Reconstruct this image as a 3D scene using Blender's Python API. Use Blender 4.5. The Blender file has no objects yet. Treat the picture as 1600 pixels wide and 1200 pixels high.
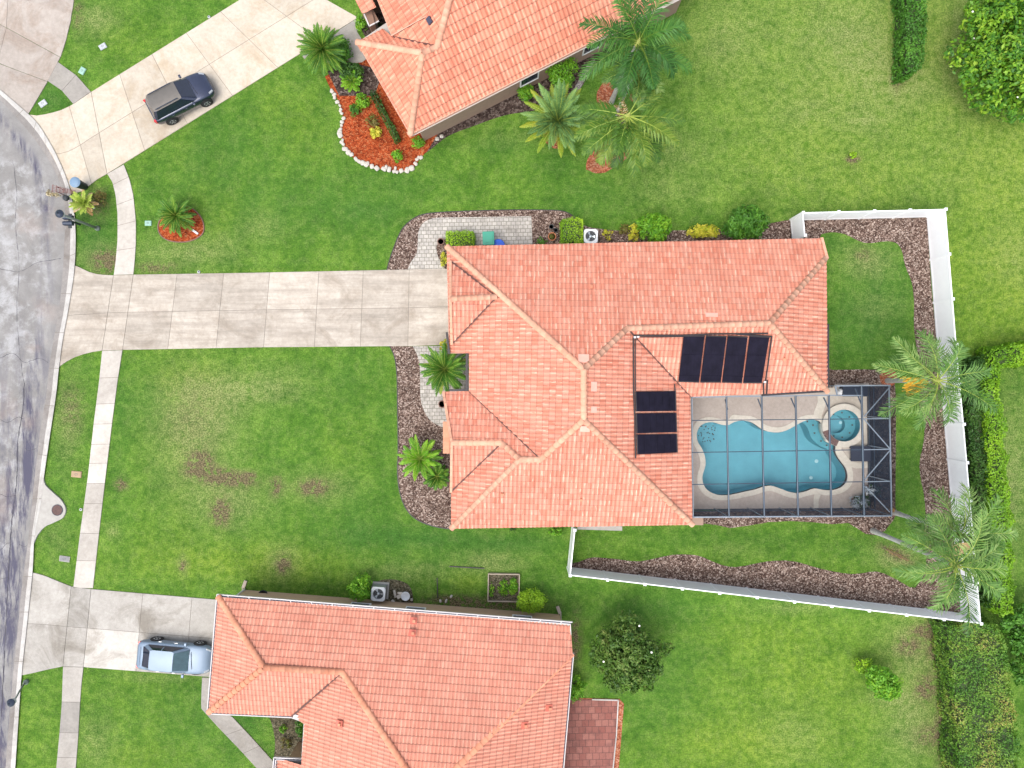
import bpy, bmesh, math, random
import numpy as np
from mathutils import Vector, Matrix, noise
from mathutils.geometry import tessellate_polygon
R = math.radians
sc = bpy.context.scene
col = sc.collection

# ------------------------------------------------------------------ camera, sky, sun, exposure
H = 43.3          # height of the drone above the lawn, metres
F = 1065.0        # focal length in pixels of a 1600 px wide picture
cam_d = bpy.data.cameras.new('camera')
cam_d.sensor_width = 36.0
cam_d.lens = 36.0 * F / 1600.0
cam_d.clip_end = 3000
cam = bpy.data.objects.new('camera', cam_d)
cam.location = (0, 0, H)
col.objects.link(cam)
sc.camera = cam

SUN_EL, SUN_AZ = R(66), R(222)     # azimuth clockwise from +Y (north)
w = bpy.data.worlds.new('World')
sc.world = w
w.use_nodes = True
wn = w.node_tree
wn.nodes.clear()
sky = wn.nodes.new('ShaderNodeTexSky')
sky.sky_type = 'NISHITA'
sky.sun_disc = False
sky.sun_elevation = SUN_EL
sky.sun_rotation = SUN_AZ
sky.air_density = 1.0
sky.dust_density = 3.0
sky.ozone_density = 1.0
bg = wn.nodes.new('ShaderNodeBackground')
bg.inputs['Strength'].default_value = 0.15
wo = wn.nodes.new('ShaderNodeOutputWorld')
hs = wn.nodes.new('ShaderNodeHueSaturation')      # thin overcast: a paler sky
hs.inputs['Saturation'].default_value = 0.45
wn.links.new(sky.outputs[0], hs.inputs['Color'])
wn.links.new(hs.outputs[0], bg.inputs[0])
wn.links.new(bg.outputs[0], wo.inputs[0])
sun_d = bpy.data.lights.new('sun', 'SUN')
sun_d.energy = 1.05
sun_d.angle = R(48)
sun_d.color = (1.0, 0.93, 0.82)
sun = bpy.data.objects.new('sun', sun_d)
sd = Vector((math.sin(SUN_AZ) * math.cos(SUN_EL), math.cos(SUN_AZ) * math.cos(SUN_EL), math.sin(SUN_EL)))
sun.rotation_euler = sd.to_track_quat('Z', 'Y').to_euler()
sun.location = sd * 60
col.objects.link(sun)
sc.view_settings.view_transform = 'Standard'
sc.view_settings.look = 'None'
sc.view_settings.exposure = 1.19
sc.view_settings.gamma = 1.0

def P(px, py, z=0.0):
    """survey point read off the photograph (1600x1200) at height z -> world"""
    k = (H - z) / F
    return Vector(((px - 800.0) * k, (600.0 - py) * k, z))

# ------------------------------------------------------------------ small helpers
def tag(o, label=None, cat=None, group=None, kind=None):
    if label: o['label'] = label
    if cat: o['category'] = cat
    if group: o['group'] = group
    if kind: o['kind'] = kind
    return o

def empty(name, loc=(0, 0, 0), rz=0.0, label=None, cat=None, group=None, kind=None):
    o = bpy.data.objects.new(name, None)
    o.location = loc
    o.rotation_euler = (0, 0, rz)
    col.objects.link(o)
    return tag(o, label, cat, group, kind)

def link(name, me, mat, parent=None, smooth=False):
    if mat is not None and not me.materials:
        me.materials.append(mat)
    o = bpy.data.objects.new(name, me)
    col.objects.link(o)
    if parent is not None:
        o.parent = parent
    if smooth:
        me.polygons.foreach_set('use_smooth', [True] * len(me.polygons))
    return o

def copy_tree(o, parent=None):
    c = o.copy()
    col.objects.link(c)
    if parent is not None:
        c.parent = parent
    for ch in list(o.children):
        copy_tree(ch, c)
    return c

class MB:
    """collects polygons, boxes, bars, tubes into one mesh"""
    def __init__(s):
        s.v = []; s.f = []; s.t = []
    def poly(s, pts, tone=None):
        n = len(s.v)
        s.v += [tuple(p) for p in pts]
        s.f.append(tuple(range(n, n + len(pts))))
        s.t.append(random.random() if tone is None else tone)
    def faces(s, vs, fs, tone=None):
        n = len(s.v)
        t = random.random() if tone is None else tone
        s.v += [tuple(p) for p in vs]
        for f in fs:
            s.f.append(tuple(n + i for i in f)); s.t.append(t)
    def box(s, c, d, rz=0.0, tone=None, tilt=None):
        hx, hy, hz = d[0] / 2, d[1] / 2, d[2] / 2
        vs = []
        m = Matrix.Rotation(rz, 3, 'Z')
        if tilt is not None: m = m @ tilt
        for x, y, z in ((-1,-1,-1),(1,-1,-1),(1,1,-1),(-1,1,-1),(-1,-1,1),(1,-1,1),(1,1,1),(-1,1,1)):
            vs.append(Vector(c) + m @ Vector((x*hx, y*hy, z*hz)))
        s.faces(vs, [(0,3,2,1),(4,5,6,7),(0,1,5,4),(1,2,6,5),(2,3,7,6),(3,0,4,7)], tone)
    def bar(s, a, b, w, h, up=Vector((0, 0, 1)), tone=None):
        a = Vector(a); b = Vector(b); d = (b - a)
        if d.length < 1e-6: return
        d.normalize()
        sx = d.cross(up)
        if sx.length < 1e-4: sx = Vector((1, 0, 0))
        sx.normalize(); uz = sx.cross(d).normalized()
        vs = []
        for p in (a, b):
            for i, j in ((-1,-1),(1,-1),(1,1),(-1,1)):
                vs.append(p + sx * (i * w / 2) + uz * (j * h / 2))
        s.faces(vs, [(0,1,2,3),(7,6,5,4),(0,4,5,1),(1,5,6,2),(2,6,7,3),(3,7,4,0)], tone)
    def tube(s, pts, rads, n=8, cap=True, tone=None):
        rings = []; vs = []
        pts = [Vector(p) for p in pts]
        if not isinstance(rads, (list, tuple)): rads = [rads] * len(pts)
        for i, p in enumerate(pts):
            d = (pts[min(i+1, len(pts)-1)] - pts[max(i-1, 0)])
            if d.length < 1e-7: d = Vector((0, 0, 1))
            d.normalize()
            a = Vector((0, 0, 1)) if abs(d.z) < .9 else Vector((1, 0, 0))
            x = d.cross(a).normalized(); y = d.cross(x).normalized()
            for k in range(n):
                t = 2 * math.pi * k / n
                vs.append(p + (x * math.cos(t) + y * math.sin(t)) * rads[i])
        fs = []
        for i in range(len(pts) - 1):
            for k in range(n):
                a0 = i*n + k; b0 = i*n + (k+1) % n
                fs.append((a0, b0, b0 + n, a0 + n))
        if cap:
            fs.append(tuple(range(n))[::-1]); fs.append(tuple(range((len(pts)-1)*n, len(pts)*n)))
        s.faces(vs, fs, tone)
    def lathe(s, c, prof, n=16, tone=None):
        vs = []; fs = []
        for r, z in prof:
            for k in range(n):
                t = 2*math.pi*k/n
                vs.append((c[0] + r*math.cos(t), c[1] + r*math.sin(t), c[2] + z))
        for i in range(len(prof)-1):
            for k in range(n):
                a0 = i*n+k; b0 = i*n+(k+1) % n
                fs.append((a0, b0, b0+n, a0+n))
        fs.append(tuple(range(n))[::-1]); fs.append(tuple(range((len(prof)-1)*n, len(prof)*n)))
        s.faces(vs, fs, tone)
    def build(s, name, mat, parent=None, smooth=False):
        me = bpy.data.meshes.new(name)
        me.from_pydata(s.v, [], s.f)
        a = me.attributes.new('tone', 'FLOAT', 'FACE')
        a.data.foreach_set('value', s.t)
        me.update()
        return link(name, me, mat, parent, smooth)

def quads_mesh(name, V, tone, mat, parent=None):
    """V (n,4,3) array of quads"""
    n = len(V)
    me = bpy.data.meshes.new(name)
    me.vertices.add(n*4)
    me.vertices.foreach_set('co', np.asarray(V, dtype=np.float32).ravel())
    me.loops.add(n*4)
    me.loops.foreach_set('vertex_index', np.arange(n*4, dtype=np.int32))
    me.polygons.add(n)
    me.polygons.foreach_set('loop_start', np.arange(0, n*4, 4, dtype=np.int32))
    me.polygons.foreach_set('loop_total', np.full(n, 4, dtype=np.int32))
    a = me.attributes.new('tone', 'FLOAT', 'FACE')
    a.data.foreach_set('value', np.asarray(tone, dtype=np.float32))
    me.update(calc_edges=True)
    me.validate()
    return link(name, me, mat, parent)

def catmull(pts, n=6, closed=True):
    out = []; N = len(pts)
    rng = range(N) if closed else range(N - 1)
    for i in rng:
        if closed:
            p0, p1, p2, p3 = pts[(i-1) % N], pts[i], pts[(i+1) % N], pts[(i+2) % N]
        else:
            p0, p1, p2, p3 = pts[max(i-1,0)], pts[i], pts[i+1], pts[min(i+2,N-1)]
        for k in range(n):
            t = k / n
            out.append(tuple(.5*((2*p1[j]) + (-p0[j]+p2[j])*t + (2*p0[j]-5*p1[j]+4*p2[j]-p3[j])*t*t + (-p0[j]+3*p1[j]-3*p2[j]+p3[j])*t**3) for j in (0, 1)))
    if not closed: out.append(tuple(pts[-1]))
    return out

def fill_poly(mb, loops, z, skirt=None, tone=.5):
    """flat face with holes; loops are lists of xy; skirt = lower z for side faces"""
    L = [[Vector((p[0], p[1], z)) for p in lp] for lp in loops]
    flat = [p for lp in L for p in lp]
    for t in tessellate_polygon(L):
        a, b, c = flat[t[0]], flat[t[1]], flat[t[2]]
        if (b-a).cross(c-a).z < 0: b, c = c, b
        mb.poly([a, b, c], tone)
    if skirt is not None:
        for lp in L:
            for i in range(len(lp)):
                a, b = lp[i], lp[(i+1) % len(lp)]
                mb.poly([a, b, Vector((b.x, b.y, skirt)), Vector((a.x, a.y, skirt))], tone)

def W2(pts, z=0.0):
    return [P(p[0], p[1], z).xy for p in pts]

def offset_loop(lp, d):
    """offset closed loop of xy outward by d (positive = outward)"""
    n = len(lp)
    area = sum(lp[i][0]*lp[(i+1)%n][1]-lp[(i+1)%n][0]*lp[i][1] for i in range(n))
    sg = 1 if area > 0 else -1
    out = []
    for i in range(n):
        a, b, c = Vector(lp[i-1]), Vector(lp[i]), Vector(lp[(i+1) % n])
        d1 = (b-a).normalized(); d2 = (c-b).normalized()
        n1 = Vector((d1.y, -d1.x))*sg; n2 = Vector((d2.y, -d2.x))*sg
        m = n1+n2
        if m.length < 1e-4: m = n1
        m.normalize()
        k = d / max(.35, m.dot(n1))
        out.append((b.x + m.x*k, b.y + m.y*k))
    return out

# ------------------------------------------------------------------ materials
def newmat(name):
    m = bpy.data.materials.new(name)
    m.use_nodes = True
    nt = m.node_tree
    b = nt.nodes['Principled BSDF']
    return m, nt, b

class NT:
    def __init__(s, nt): s.nt = nt
    def n(s, t, **kw):
        x = s.nt.nodes.new(t)
        for k, v in kw.items(): setattr(x, k, v)
        return x
    def l(s, a, b): s.nt.links.new(a, b)
    def noise(s, vec, scale, detail=4, rough=.6, dist=0.0, dim='3D'):
        x = s.n('ShaderNodeTexNoise'); x.noise_dimensions = dim
        x.inputs['Scale'].default_value = scale; x.inputs['Detail'].default_value = detail
        x.inputs['Roughness'].default_value = rough; x.inputs['Distortion'].default_value = dist
        if vec is not None: s.l(vec, x.inputs['Vector'])
        return x.outputs['Fac']
    def ramp(s, fac, stops):
        x = s.n('ShaderNodeValToRGB'); e = x.color_ramp.elements
        while len(e) > 1: e.remove(e[-1])
        for i, (p, c) in enumerate(stops):
            if not isinstance(c, (tuple, list)): c = (c, c, c)
            q = e[0] if i == 0 else e.new(p)
            q.position = p; q.color = (c[0], c[1], c[2], 1)
        s.l(fac, x.inputs['Fac'])
        return x.outputs['Color']
    def mix(s, fac, a, b, mode='MIX'):
        x = s.n('ShaderNodeMix'); x.data_type = 'RGBA'; x.blend_type = mode
        for sock, v in ((x.inputs[0], fac), (x.inputs[6], a), (x.inputs[7], b)):
            if isinstance(v, (int, float)): sock.default_value = v
            elif isinstance(v, (tuple, list)): sock.default_value = (v[0], v[1], v[2], 1)
            else: s.l(v, sock)
        return x.outputs[2]
    def math(s, op, a, b=None, c=None, clamp=False):
        x = s.n('ShaderNodeMath'); x.operation = op; x.use_clamp = clamp
        for i, v in enumerate((a, b, c)):
            if v is None: continue
            if isinstance(v, (int, float)): x.inputs[i].default_value = v
            else: s.l(v, x.inputs[i])
        return x.outputs[0]
    def coord(s):
        g = s.n('ShaderNodeNewGeometry')
        return g.outputs['Position']
    def attr(s, name):
        x = s.n('ShaderNodeAttribute'); x.attribute_name = name
        return x
    def bump(s, h, strength, dist, b):
        x = s.n('ShaderNodeBump'); x.inputs['Strength'].default_value = strength
        x.inputs['Distance'].default_value = dist
        s.l(h, x.inputs['Height']); s.l(x.outputs[0], b.inputs['Normal'])
    def mapped(s, vec, scale=(1,1,1), rot=(0,0,0)):
        x = s.n('ShaderNodeMapping')
        x.inputs['Scale'].default_value = scale; x.inputs['Rotation'].default_value = rot
        s.l(vec, x.inputs['Vector'])
        return x.outputs[0]

def simple(name, c, rough=.6, metal=0.0, var=.12, scale=3.0, coat=0.0, bump=0.0):
    m, nt, b = newmat(name); q = NT(nt)
    tc = q.n('ShaderNodeTexCoord').outputs['Object']
    n1 = q.noise(tc, scale, 5, .65)
    lo = tuple(x*(1-var) for x in c); hi = tuple(min(1, x*(1+var)) for x in c)
    q.l(q.ramp(n1, [(.3, lo), (.7, hi)]), b.inputs['Base Color'])
    b.inputs['Roughness'].default_value = rough
    b.inputs['Metallic'].default_value = metal
    if coat: b.inputs['Coat Weight'].default_value = coat
    if bump: q.bump(q.noise(tc, scale*6, 4), bump, .02, b)
    return m

M = {}
# grass
def make_grass():
    m, nt, b = newmat('lawn grass'); q = NT(nt)
    p = q.coord()
    n_big = q.noise(p, .11, 4, .6, .5)
    n_mid = q.noise(p, .55, 5, .65, .3)
    n_sm = q.noise(p, 2.6, 5, .7)
    n_fine = q.noise(p, 11, 4, .75)
    n_tuft = q.noise(p, 34, 3, .8)
    zone = q.attr('zone')
    sep = q.n('ShaderNodeSeparateColor'); q.l(zone.outputs['Color'], sep.inputs[0])
    dry, yel, dark = sep.outputs[0], sep.outputs[1], sep.outputs[2]
    bare = zone.outputs['Alpha']
    base = q.ramp(q.mix(.5, n_mid, n_sm), [(.37, (.044, .132, .012)), (.5, (.090, .210, .022)), (.62, (.165, .305, .042))])
    lime = q.ramp(n_sm, [(.37, (.105, .215, .014)), (.63, (.265, .375, .045))])
    big = q.math('SUBTRACT', n_big, .46); big = q.math('MULTIPLY', big, 2.6, clamp=True)
    yf = q.math('MULTIPLY', q.math('ADD', q.math('MULTIPLY', yel, 1.1), q.math('MULTIPLY', big, .45)), q.ramp(n_mid, [(.25, .45), (.65, 1.0)]), clamp=True)
    c = q.mix(yf, base, lime)
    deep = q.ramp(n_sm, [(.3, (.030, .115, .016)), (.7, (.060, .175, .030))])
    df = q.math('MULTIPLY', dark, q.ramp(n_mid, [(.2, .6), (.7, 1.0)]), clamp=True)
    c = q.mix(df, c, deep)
    # paler worn blotches everywhere, strong where the zone says dry
    blotch = q.ramp(q.noise(p, 1.5, 6, .8, .4), [(.48, 0.0), (.62, 1.0)])
    wornf = q.math('ADD', q.math('MULTIPLY', blotch, .24), q.math('MULTIPLY', dry, q.ramp(n_sm, [(.34, .15), (.58, 1.1)])), clamp=True)
    wornc = q.ramp(n_fine, [(.36, (.13, .200, .045)), (.6, (.36, .38, .155))])
    c = q.mix(q.math('MULTIPLY', wornf, .75), c, wornc)
    brn = q.ramp(n_fine, [(.38, (.070, .060, .030)), (.62, (.25, .205, .11))])
    bf = q.math('MULTIPLY', bare, q.ramp(q.noise(p, 2.4, 8, .8), [(.42, 0.0), (.52, 1.9)]), clamp=True)
    c = q.mix(bf, c, brn)
    # blades: fine speckle
    sp = q.mix(.35, q.ramp(n_fine, [(.38, .52), (.62, 1.22)]), q.ramp(n_tuft, [(.38, .50), (.62, 1.22)]))
    c = q.mix(1.0, c, sp, 'MULTIPLY')
    q.l(c, b.inputs['Base Color'])
    b.inputs['Roughness'].default_value = .85
    b.inputs['Specular IOR Level'].default_value = .15
    q.bump(q.math('ADD', n_tuft, q.math('MULTIPLY', n_fine, 1.5)), .9, .06, b)
    return m
M['grass'] = make_grass()

def concrete(name, lo, hi, stain=(.45, .33, .2), stain_amt=.5, speck=.25, streak=None):
    m, nt, b = newmat(name); q = NT(nt)
    p = q.coord()
    t = q.attr('tone').outputs['Fac']
    n1 = q.noise(p, .8, 6, .65, .4); n2 = q.noise(p, 5, 5, .7); n3 = q.noise(p, 40, 3, .7)
    c = q.mix(q.ramp(n1, [(.3, 0.0), (.7, 1.0)]), lo, hi)
    st = q.ramp(q.noise(p, .38, 6, .7, .8), [(.50, 0.0), (.68, stain_amt)])
    c = q.mix(st, c, tuple(stain))
    if streak:
        ps = q.mapped(p, scale=streak)
        c = q.mix(q.ramp(q.noise(ps, 1.0, 7, .72), [(.44, 0.0), (.62, .50)]), c, tuple(x*.62 for x in lo))
    c = q.mix(1.0, c, q.ramp(n2, [(.25, .84), (.75, 1.1)]), 'MULTIPLY')
    c = q.mix(1.0, c, q.ramp(n3, [(.2, 1-speck), (.7, 1.06)]), 'MULTIPLY')
    c = q.mix(1.0, c, q.ramp(q.math('MULTIPLY', t, .5), [(0.0, .67), (.5, .83), (1.0, 1.05)]), 'MULTIPLY')
    q.l(c, b.inputs['Base Color'])
    b.inputs['Roughness'].default_value = .88
    q.bump(n3, .3, .01, b)
    return m
M['drive'] = concrete('driveway concrete', (.49, .425, .355), (.66, .595, .515), (.31, .25, .19), .7, .25, streak=(.16, 1.9, 1))
M['drive_top'] = concrete('pale driveway concrete', (.56, .485, .39), (.66, .59, .49), (.46, .34, .21), .6, .2)
M['drive_grey'] = concrete('grey driveway concrete', (.44, .41, .37), (.56, .53, .485), (.26, .23, .19), .85, .45)
M['drive_nw'] = concrete('stained driveway concrete', (.42, .365, .32), (.54, .48, .43), (.34, .25, .19), .8, .25)
M['walk'] = concrete('sidewalk concrete', (.50, .455, .40), (.64, .595, .54), (.36, .32, .28), .45, .25)
M['walk_grey'] = concrete('grey path concrete', (.33, .305, .275), (.44, .41, .37), (.25, .22, .18), .5, .3)
M['curb'] = concrete('kerb concrete', (.50, .48, .45), (.68, .66, .63), (.3, .26, .23), .5, .3)
M['gutter'] = concrete('gutter concrete', (.27, .25, .235), (.40, .37, .35), (.18, .15, .13), .6, .3)
M['joint'] = simple('joint filler', (.16, .14, .12), .95)
M['deck'] = concrete('pool deck', (.50, .43, .375), (.57, .495, .44), (.36, .30, .26), .3, .12)
M['deck_pale'] = concrete('pale pool deck', (.57, .51, .43), (.64, .58, .50), (.40, .34, .28), .3, .12)
M['coping'] = concrete('pool coping', (.66, .61, .52), (.78, .73, .64), (.52, .46, .38), .3, .12)
M['tar'] = simple('tar seam', (.045, .042, .055), .85)
M['pad'] = simple('concrete pad', (.33, .315, .29), .9, bump=.3)

def make_road():
    m, nt, b = newmat('worn road'); q = NT(nt)
    p = q.coord()
    c = q.mix(q.ramp(q.noise(p, .5, 6, .7, .5), [(.35, 0.0), (.65, 1.0)]), (.165, .158, .152), (.24, .232, .225))
    pale = q.ramp(q.noise(p, .8, 8, .72, .2), [(.47, 0.0), (.62, .75)])
    c = q.mix(q.math('MULTIPLY', pale, q.attr('pale').outputs['Fac']), c, (.37, .37, .375))
    ps = q.mapped(p, scale=(1.6, .28, 1), rot=(0, 0, R(7)))
    tar = q.ramp(q.noise(ps, 1.0, 7, .72, .3), [(.44, 0.0), (.60, .9)])
    c = q.mix(q.math('MULTIPLY', tar, q.attr('tar').outputs['Fac'], clamp=True), c, (.065, .062, .095))
    rust = q.ramp(q.noise(p, .35, 4, .6), [(.55, 0.0), (.75, .35)])
    c = q.mix(rust, c, (.30, .22, .18))
    n3 = q.noise(p, 30, 4, .75)
    c = q.mix(1.0, c, q.ramp(n3, [(.25, .72), (.75, 1.2)]), 'MULTIPLY')
    q.l(c, b.inputs['Base Color']); b.inputs['Roughness'].default_value = .9
    q.bump(n3, .4, .015, b)
    return m
M['road'] = make_road()

def mulch_mat(name, cols, scale=9.0):
    m, nt, b = newmat(name); q = NT(nt)
    p = q.coord()
    v = q.n('ShaderNodeTexVoronoi'); v.inputs['Scale'].default_value = scale
    d = q.noise(p, 6, 3, .7)
    pm = q.n('ShaderNodeVectorMath'); pm.operation = 'MULTIPLY_ADD'
    q.l(p, pm.inputs[0]); pm.inputs[1].default_value = (1, 1, 1)
    cc = q.n('ShaderNodeCombineXYZ'); q.l(q.math('MULTIPLY', d, .12), cc.inputs[0]); q.l(q.math('MULTIPLY', q.noise(p, 7, 2), .12), cc.inputs[1])
    q.l(cc.outputs[0], pm.inputs[2])
    q.l(pm.outputs[0], v.inputs['Vector'])
    sepv = q.n('ShaderNodeSeparateColor'); q.l(v.outputs['Color'], sepv.inputs[0])
    c = q.ramp(sepv.outputs[0], [(i/(len(cols)-1), k) for i, k in enumerate(cols)])
    c = q.mix(1.0, c, q.ramp(q.noise(p, 1.2, 5, .7), [(.35, .66), (.65, 1.0)]), 'MULTIPLY')
    c = q.mix(1.0, c, q.ramp(q.noise(p, 26, 3, .8), [(.3, .6), (.7, 1.3)]), 'MULTIPLY')
    q.l(c, b.inputs['Base Color']); b.inputs['Roughness'].default_value = .95
    b.inputs['Specular IOR Level'].default_value = .1
    q.bump(v.outputs['Distance'], .9, .06, b)
    return m
M['mulch'] = mulch_mat('bark mulch', [(.05, .030, .024), (.10, .062, .050), (.17, .115, .092), (.27, .195, .16), (.52, .42, .36)], 15.0)
M['mulch_dark'] = mulch_mat('dark mulch', [(.035, .022, .02), (.06, .042, .035), (.10, .07, .06), (.2, .16, .14)])
M['mulch_red'] = mulch_mat('orange red mulch', [(.18, .028, .010), (.31, .055, .018), (.42, .085, .026), (.44, .16, .07)], 12)
M['mulch_rust'] = mulch_mat('rusty mulch', [(.22, .06, .035), (.34, .10, .05), (.46, .17, .09), (.48, .27, .18)], 12)
M['soil'] = mulch_mat('garden soil', [(.05, .045, .03), (.09, .085, .05), (.15, .12, .08), (.20, .19, .13)], 14)
M['sand'] = mulch_mat('grey sand', [(.22, .20, .19), (.32, .30, .29), (.45, .43, .42)], 16)

def paver_mat(name, a, b_, joint, size, cream=None):
    m, nt, b = newmat(name); q = NT(nt)
    p = q.coord()
    br = q.n('ShaderNodeTexBrick')
    br.inputs['Color1'].default_value = (*a, 1); br.inputs['Color2'].default_value = (*b_, 1)
    br.inputs['Mortar'].default_value = (*joint, 1)
    br.inputs['Scale'].default_value = 1.0
    br.inputs['Brick Width'].default_value = size[0]; br.inputs['Row Height'].default_value = size[1]
    br.inputs['Mortar Size'].default_value = .018; br.inputs['Bias'].default_value = 0
    q.l(q.mapped(p, rot=(0, 0, R(-1.2))), br.inputs['Vector'])
    c = br.outputs['Color']
    c = q.mix(q.ramp(q.noise(p, 1.6, 5, .7), [(.5, 0.0), (.72, .75)]), c, tuple(joint))
    c = q.mix(1.0, c, q.ramp(q.noise(p, 12, 4, .7), [(.3, .82), (.7, 1.12)]), 'MULTIPLY')
    q.l(c, b.inputs['Base Color']); b.inputs['Roughness'].default_value = .85
    q.bump(br.outputs['Fac'], -.4, .01, b)
    return m
M['paver'] = paver_mat('pale stone pavers', (.44, .41, .37), (.33, .31, .285), (.17, .155, .13), (.30, .24))
M['patio'] = paver_mat('brick red patio tiles', (.20, .065, .05), (.27, .11, .085), (.10, .04, .035), (.42, .42))

def tile_mat(name, cols, cream, course_dark, hue):
    m, nt, b = newmat(name); q = NT(nt)
    uv = q.n('ShaderNodeUVMap'); uv.uv_map = 'UVMap'
    sp = q.n('ShaderNodeSeparateXYZ'); q.l(uv.outputs[0], sp.inputs[0])
    fu = q.math('FLOOR', sp.outputs[0]); fv = q.math('FLOOR', sp.outputs[1])
    ru = q.math('FRACT', sp.outputs[0]); rv = q.math('FRACT', sp.outputs[1])
    cb = q.n('ShaderNodeCombineXYZ'); q.l(fu, cb.inputs[0]); q.l(fv, cb.inputs[1])
    wn_ = q.n('ShaderNodeTexWhiteNoise'); wn_.noise_dimensions = '2D'; q.l(cb.outputs[0], wn_.inputs['Vector'])
    s2 = q.n('ShaderNodeSeparateColor'); q.l(wn_.outputs['Color'], s2.inputs[0])
    c = q.ramp(s2.outputs[0], [(i/(len(cols)-1), k) for i, k in enumerate(cols)])
    # cream streak on the barrel of many tiles
    pu = q.n('ShaderNodeCombineXYZ')
    q.l(q.math('MULTIPLY', sp.outputs[0], 4.0), pu.inputs[0]); q.l(q.math('MULTIPLY', sp.outputs[1], .9), pu.inputs[1]); q.l(s2.outputs[1], pu.inputs[2])
    st = q.ramp(q.noise(pu.outputs[0], 1.0, 3, .6), [(.44, 0.0), (.60, 1.0)])
    crest = q.ramp(ru, [(.05, 0.0), (.22, 1.0), (.42, 1.0), (.58, 0.0)])
    amt = q.math('MULTIPLY', q.math('MULTIPLY', st, crest), q.ramp(s2.outputs[2], [(.3, .1), (.85, .7)]))
    c = q.mix(amt, c, tuple(cream))
    pan_dark = q.ramp(ru, [(.66, 0.0), (.80, 1.0), (.92, .2)])  # darker band in the pan of each tile
    c = q.mix(q.math('MULTIPLY', pan_dark, hue), c, (.20, .075, .05))
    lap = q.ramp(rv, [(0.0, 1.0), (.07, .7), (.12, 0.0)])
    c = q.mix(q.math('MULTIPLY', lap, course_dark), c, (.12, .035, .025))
    g = q.coord()
    c = q.mix(1.0, c, q.ramp(q.noise(g, .7, 5, .65), [(.3, .88), (.7, 1.1)]), 'MULTIPLY')
    c = q.mix(1.0, c, q.ramp(q.noise(g, 18, 3, .7), [(.3, .72), (.7, .92)]), 'MULTIPLY')
    q.l(c, b.inputs['Base Color']); b.inputs['Roughness'].default_value = .7
    return m
M['tile_main'] = tile_mat('clay roof tile', [(.56, .18, .11), (.62, .23, .15), (.65, .285, .20), (.63, .25, .165), (.58, .205, .13)], (.80, .58, .44), .50, .34)
M['tile_top'] = tile_mat('clay roof tile north', [(.60, .18, .105), (.66, .225, .135), (.68, .28, .18), (.65, .23, .135)], (.80, .52, .36), .50, .36)
M['tile_south'] = tile_mat('clay roof tile south', [(.60, .225, .15), (.63, .25, .17), (.65, .285, .20)], (.76, .46, .33), .55, .28)
M['cap'] = concrete('ridge cap clay', (.74, .35, .225), (.80, .45, .31), (.80, .52, .38), .5, .12)
M['cap_dark'] = concrete('ridge cap clay dull', (.70, .27, .155), (.76, .34, .21), (.76, .42, .28), .5, .12)
M['valley'] = simple('valley flashing', (.09, .035, .028), .7)
M['stucco'] = simple('tan stucco', (.29, .20, .15), .9, var=.08, bump=.3)
M['stucco_s'] = simple('warm tan stucco', (.42, .29, .19), .9, var=.08, bump=.3)
M['fascia'] = simple('white fascia', (.50, .48, .48), .5, var=.06)
M['fascia_pink'] = simple('painted fascia', (.55, .30, .22), .6, var=.08)
M['soffit'] = simple('soffit', (.38, .35, .32), .8, var=.05)
M['gutter_dark'] = simple('leaf screen', (.03, .03, .06), .5)
M['glass'] = simple('window glass', (.02, .03, .045), .08, var=.2)
M['frame_white'] = simple('white frame', (.70, .70, .70), .45, var=.04)
M['door'] = simple('door paint', (.5, .42, .33), .5, var=.06)
M['vinyl'] = simple('white vinyl', (.86, .88, .90), .4, var=.02)
M['solar'] = simple('black solar mat', (.010, .009, .018), .75, var=.3, scale=2)
M['solar'].node_tree.nodes['Principled BSDF'].inputs['Specular IOR Level'].default_value = .08
M['pipe'] = simple('black pipe', (.02, .015, .018), .5)
M['alu'] = simple('screen frame aluminium', (.22, .26, .31), .4, .3, var=.08)
M['alu_dark'] = simple('screen beam bronze', (.035, .055, .085), .45, .2, var=.1)
M['white'] = simple('white enamel', (.62, .64, .66), .4, var=.04)
M['grey_metal'] = simple('grey metal', (.33, .34, .36), .45, .5)
M['dark_metal'] = simple('dark metal', (.03, .04, .065), .4, .4)
M['lamp_pole'] = simple('lamp pole', (.16, .19, .17), .5, .2)
M['bin_blue'] = simple('pale blue lid', (.13, .21, .31), .45, var=.06)
M['bin_body'] = simple('black bin', (.02, .025, .03), .5)
M['bin_green'] = simple('teal bin', (.03, .25, .17), .45, var=.06)
M['recycle'] = simple('bright blue bin', (.02, .10, .55), .45)
M['terracotta'] = simple('terracotta', (.45, .17, .08), .8)
M['brown_pot'] = simple('brown pot', (.16, .08, .06), .6)
M['timber'] = simple('weathered timber', (.36, .30, .24), .85, bump=.4)
M['lattice'] = simple('reddish lattice', (.20, .10, .09), .8)
M['dried'] = simple('dried flowers', (.50, .40, .24), .9, var=.3, scale=20)
M['stone_white'] = simple('whitewashed stone', (.42, .39, .345), .85, var=.2, scale=4, bump=.5)
M['teal_lid'] = simple('pale green cover', (.24, .40, .33), .7)
M['white_lid'] = simple('white cover', (.38, .40, .42), .7)
M['tan_lid'] = simple('tan cover', (.33, .23, .14), .8)
M['grey_lid'] = simple('grey cover', (.20, .20, .20), .8)
M['iron'] = simple('cast iron', (.09, .05, .045), .7, .3, var=.3, scale=12, bump=.4)
M['furniture'] = simple('dark wicker', (.018, .024, .045), .6)
M['silver'] = simple('silver grey metal', (.45, .50, .54), .35, .6)
M['fibreglass'] = simple('shell', (.55, .50, .44), .6)
M['car_dark'] = simple('dark navy paint', (.022, .030, .065), .25, .5, var=.1, coat=1.0)
M['car_roof'] = simple('sky reflection roof', (.115, .105, .095), .45, .3, var=.08)  # sky reflection on the navy roof, put into the colour as tan
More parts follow.
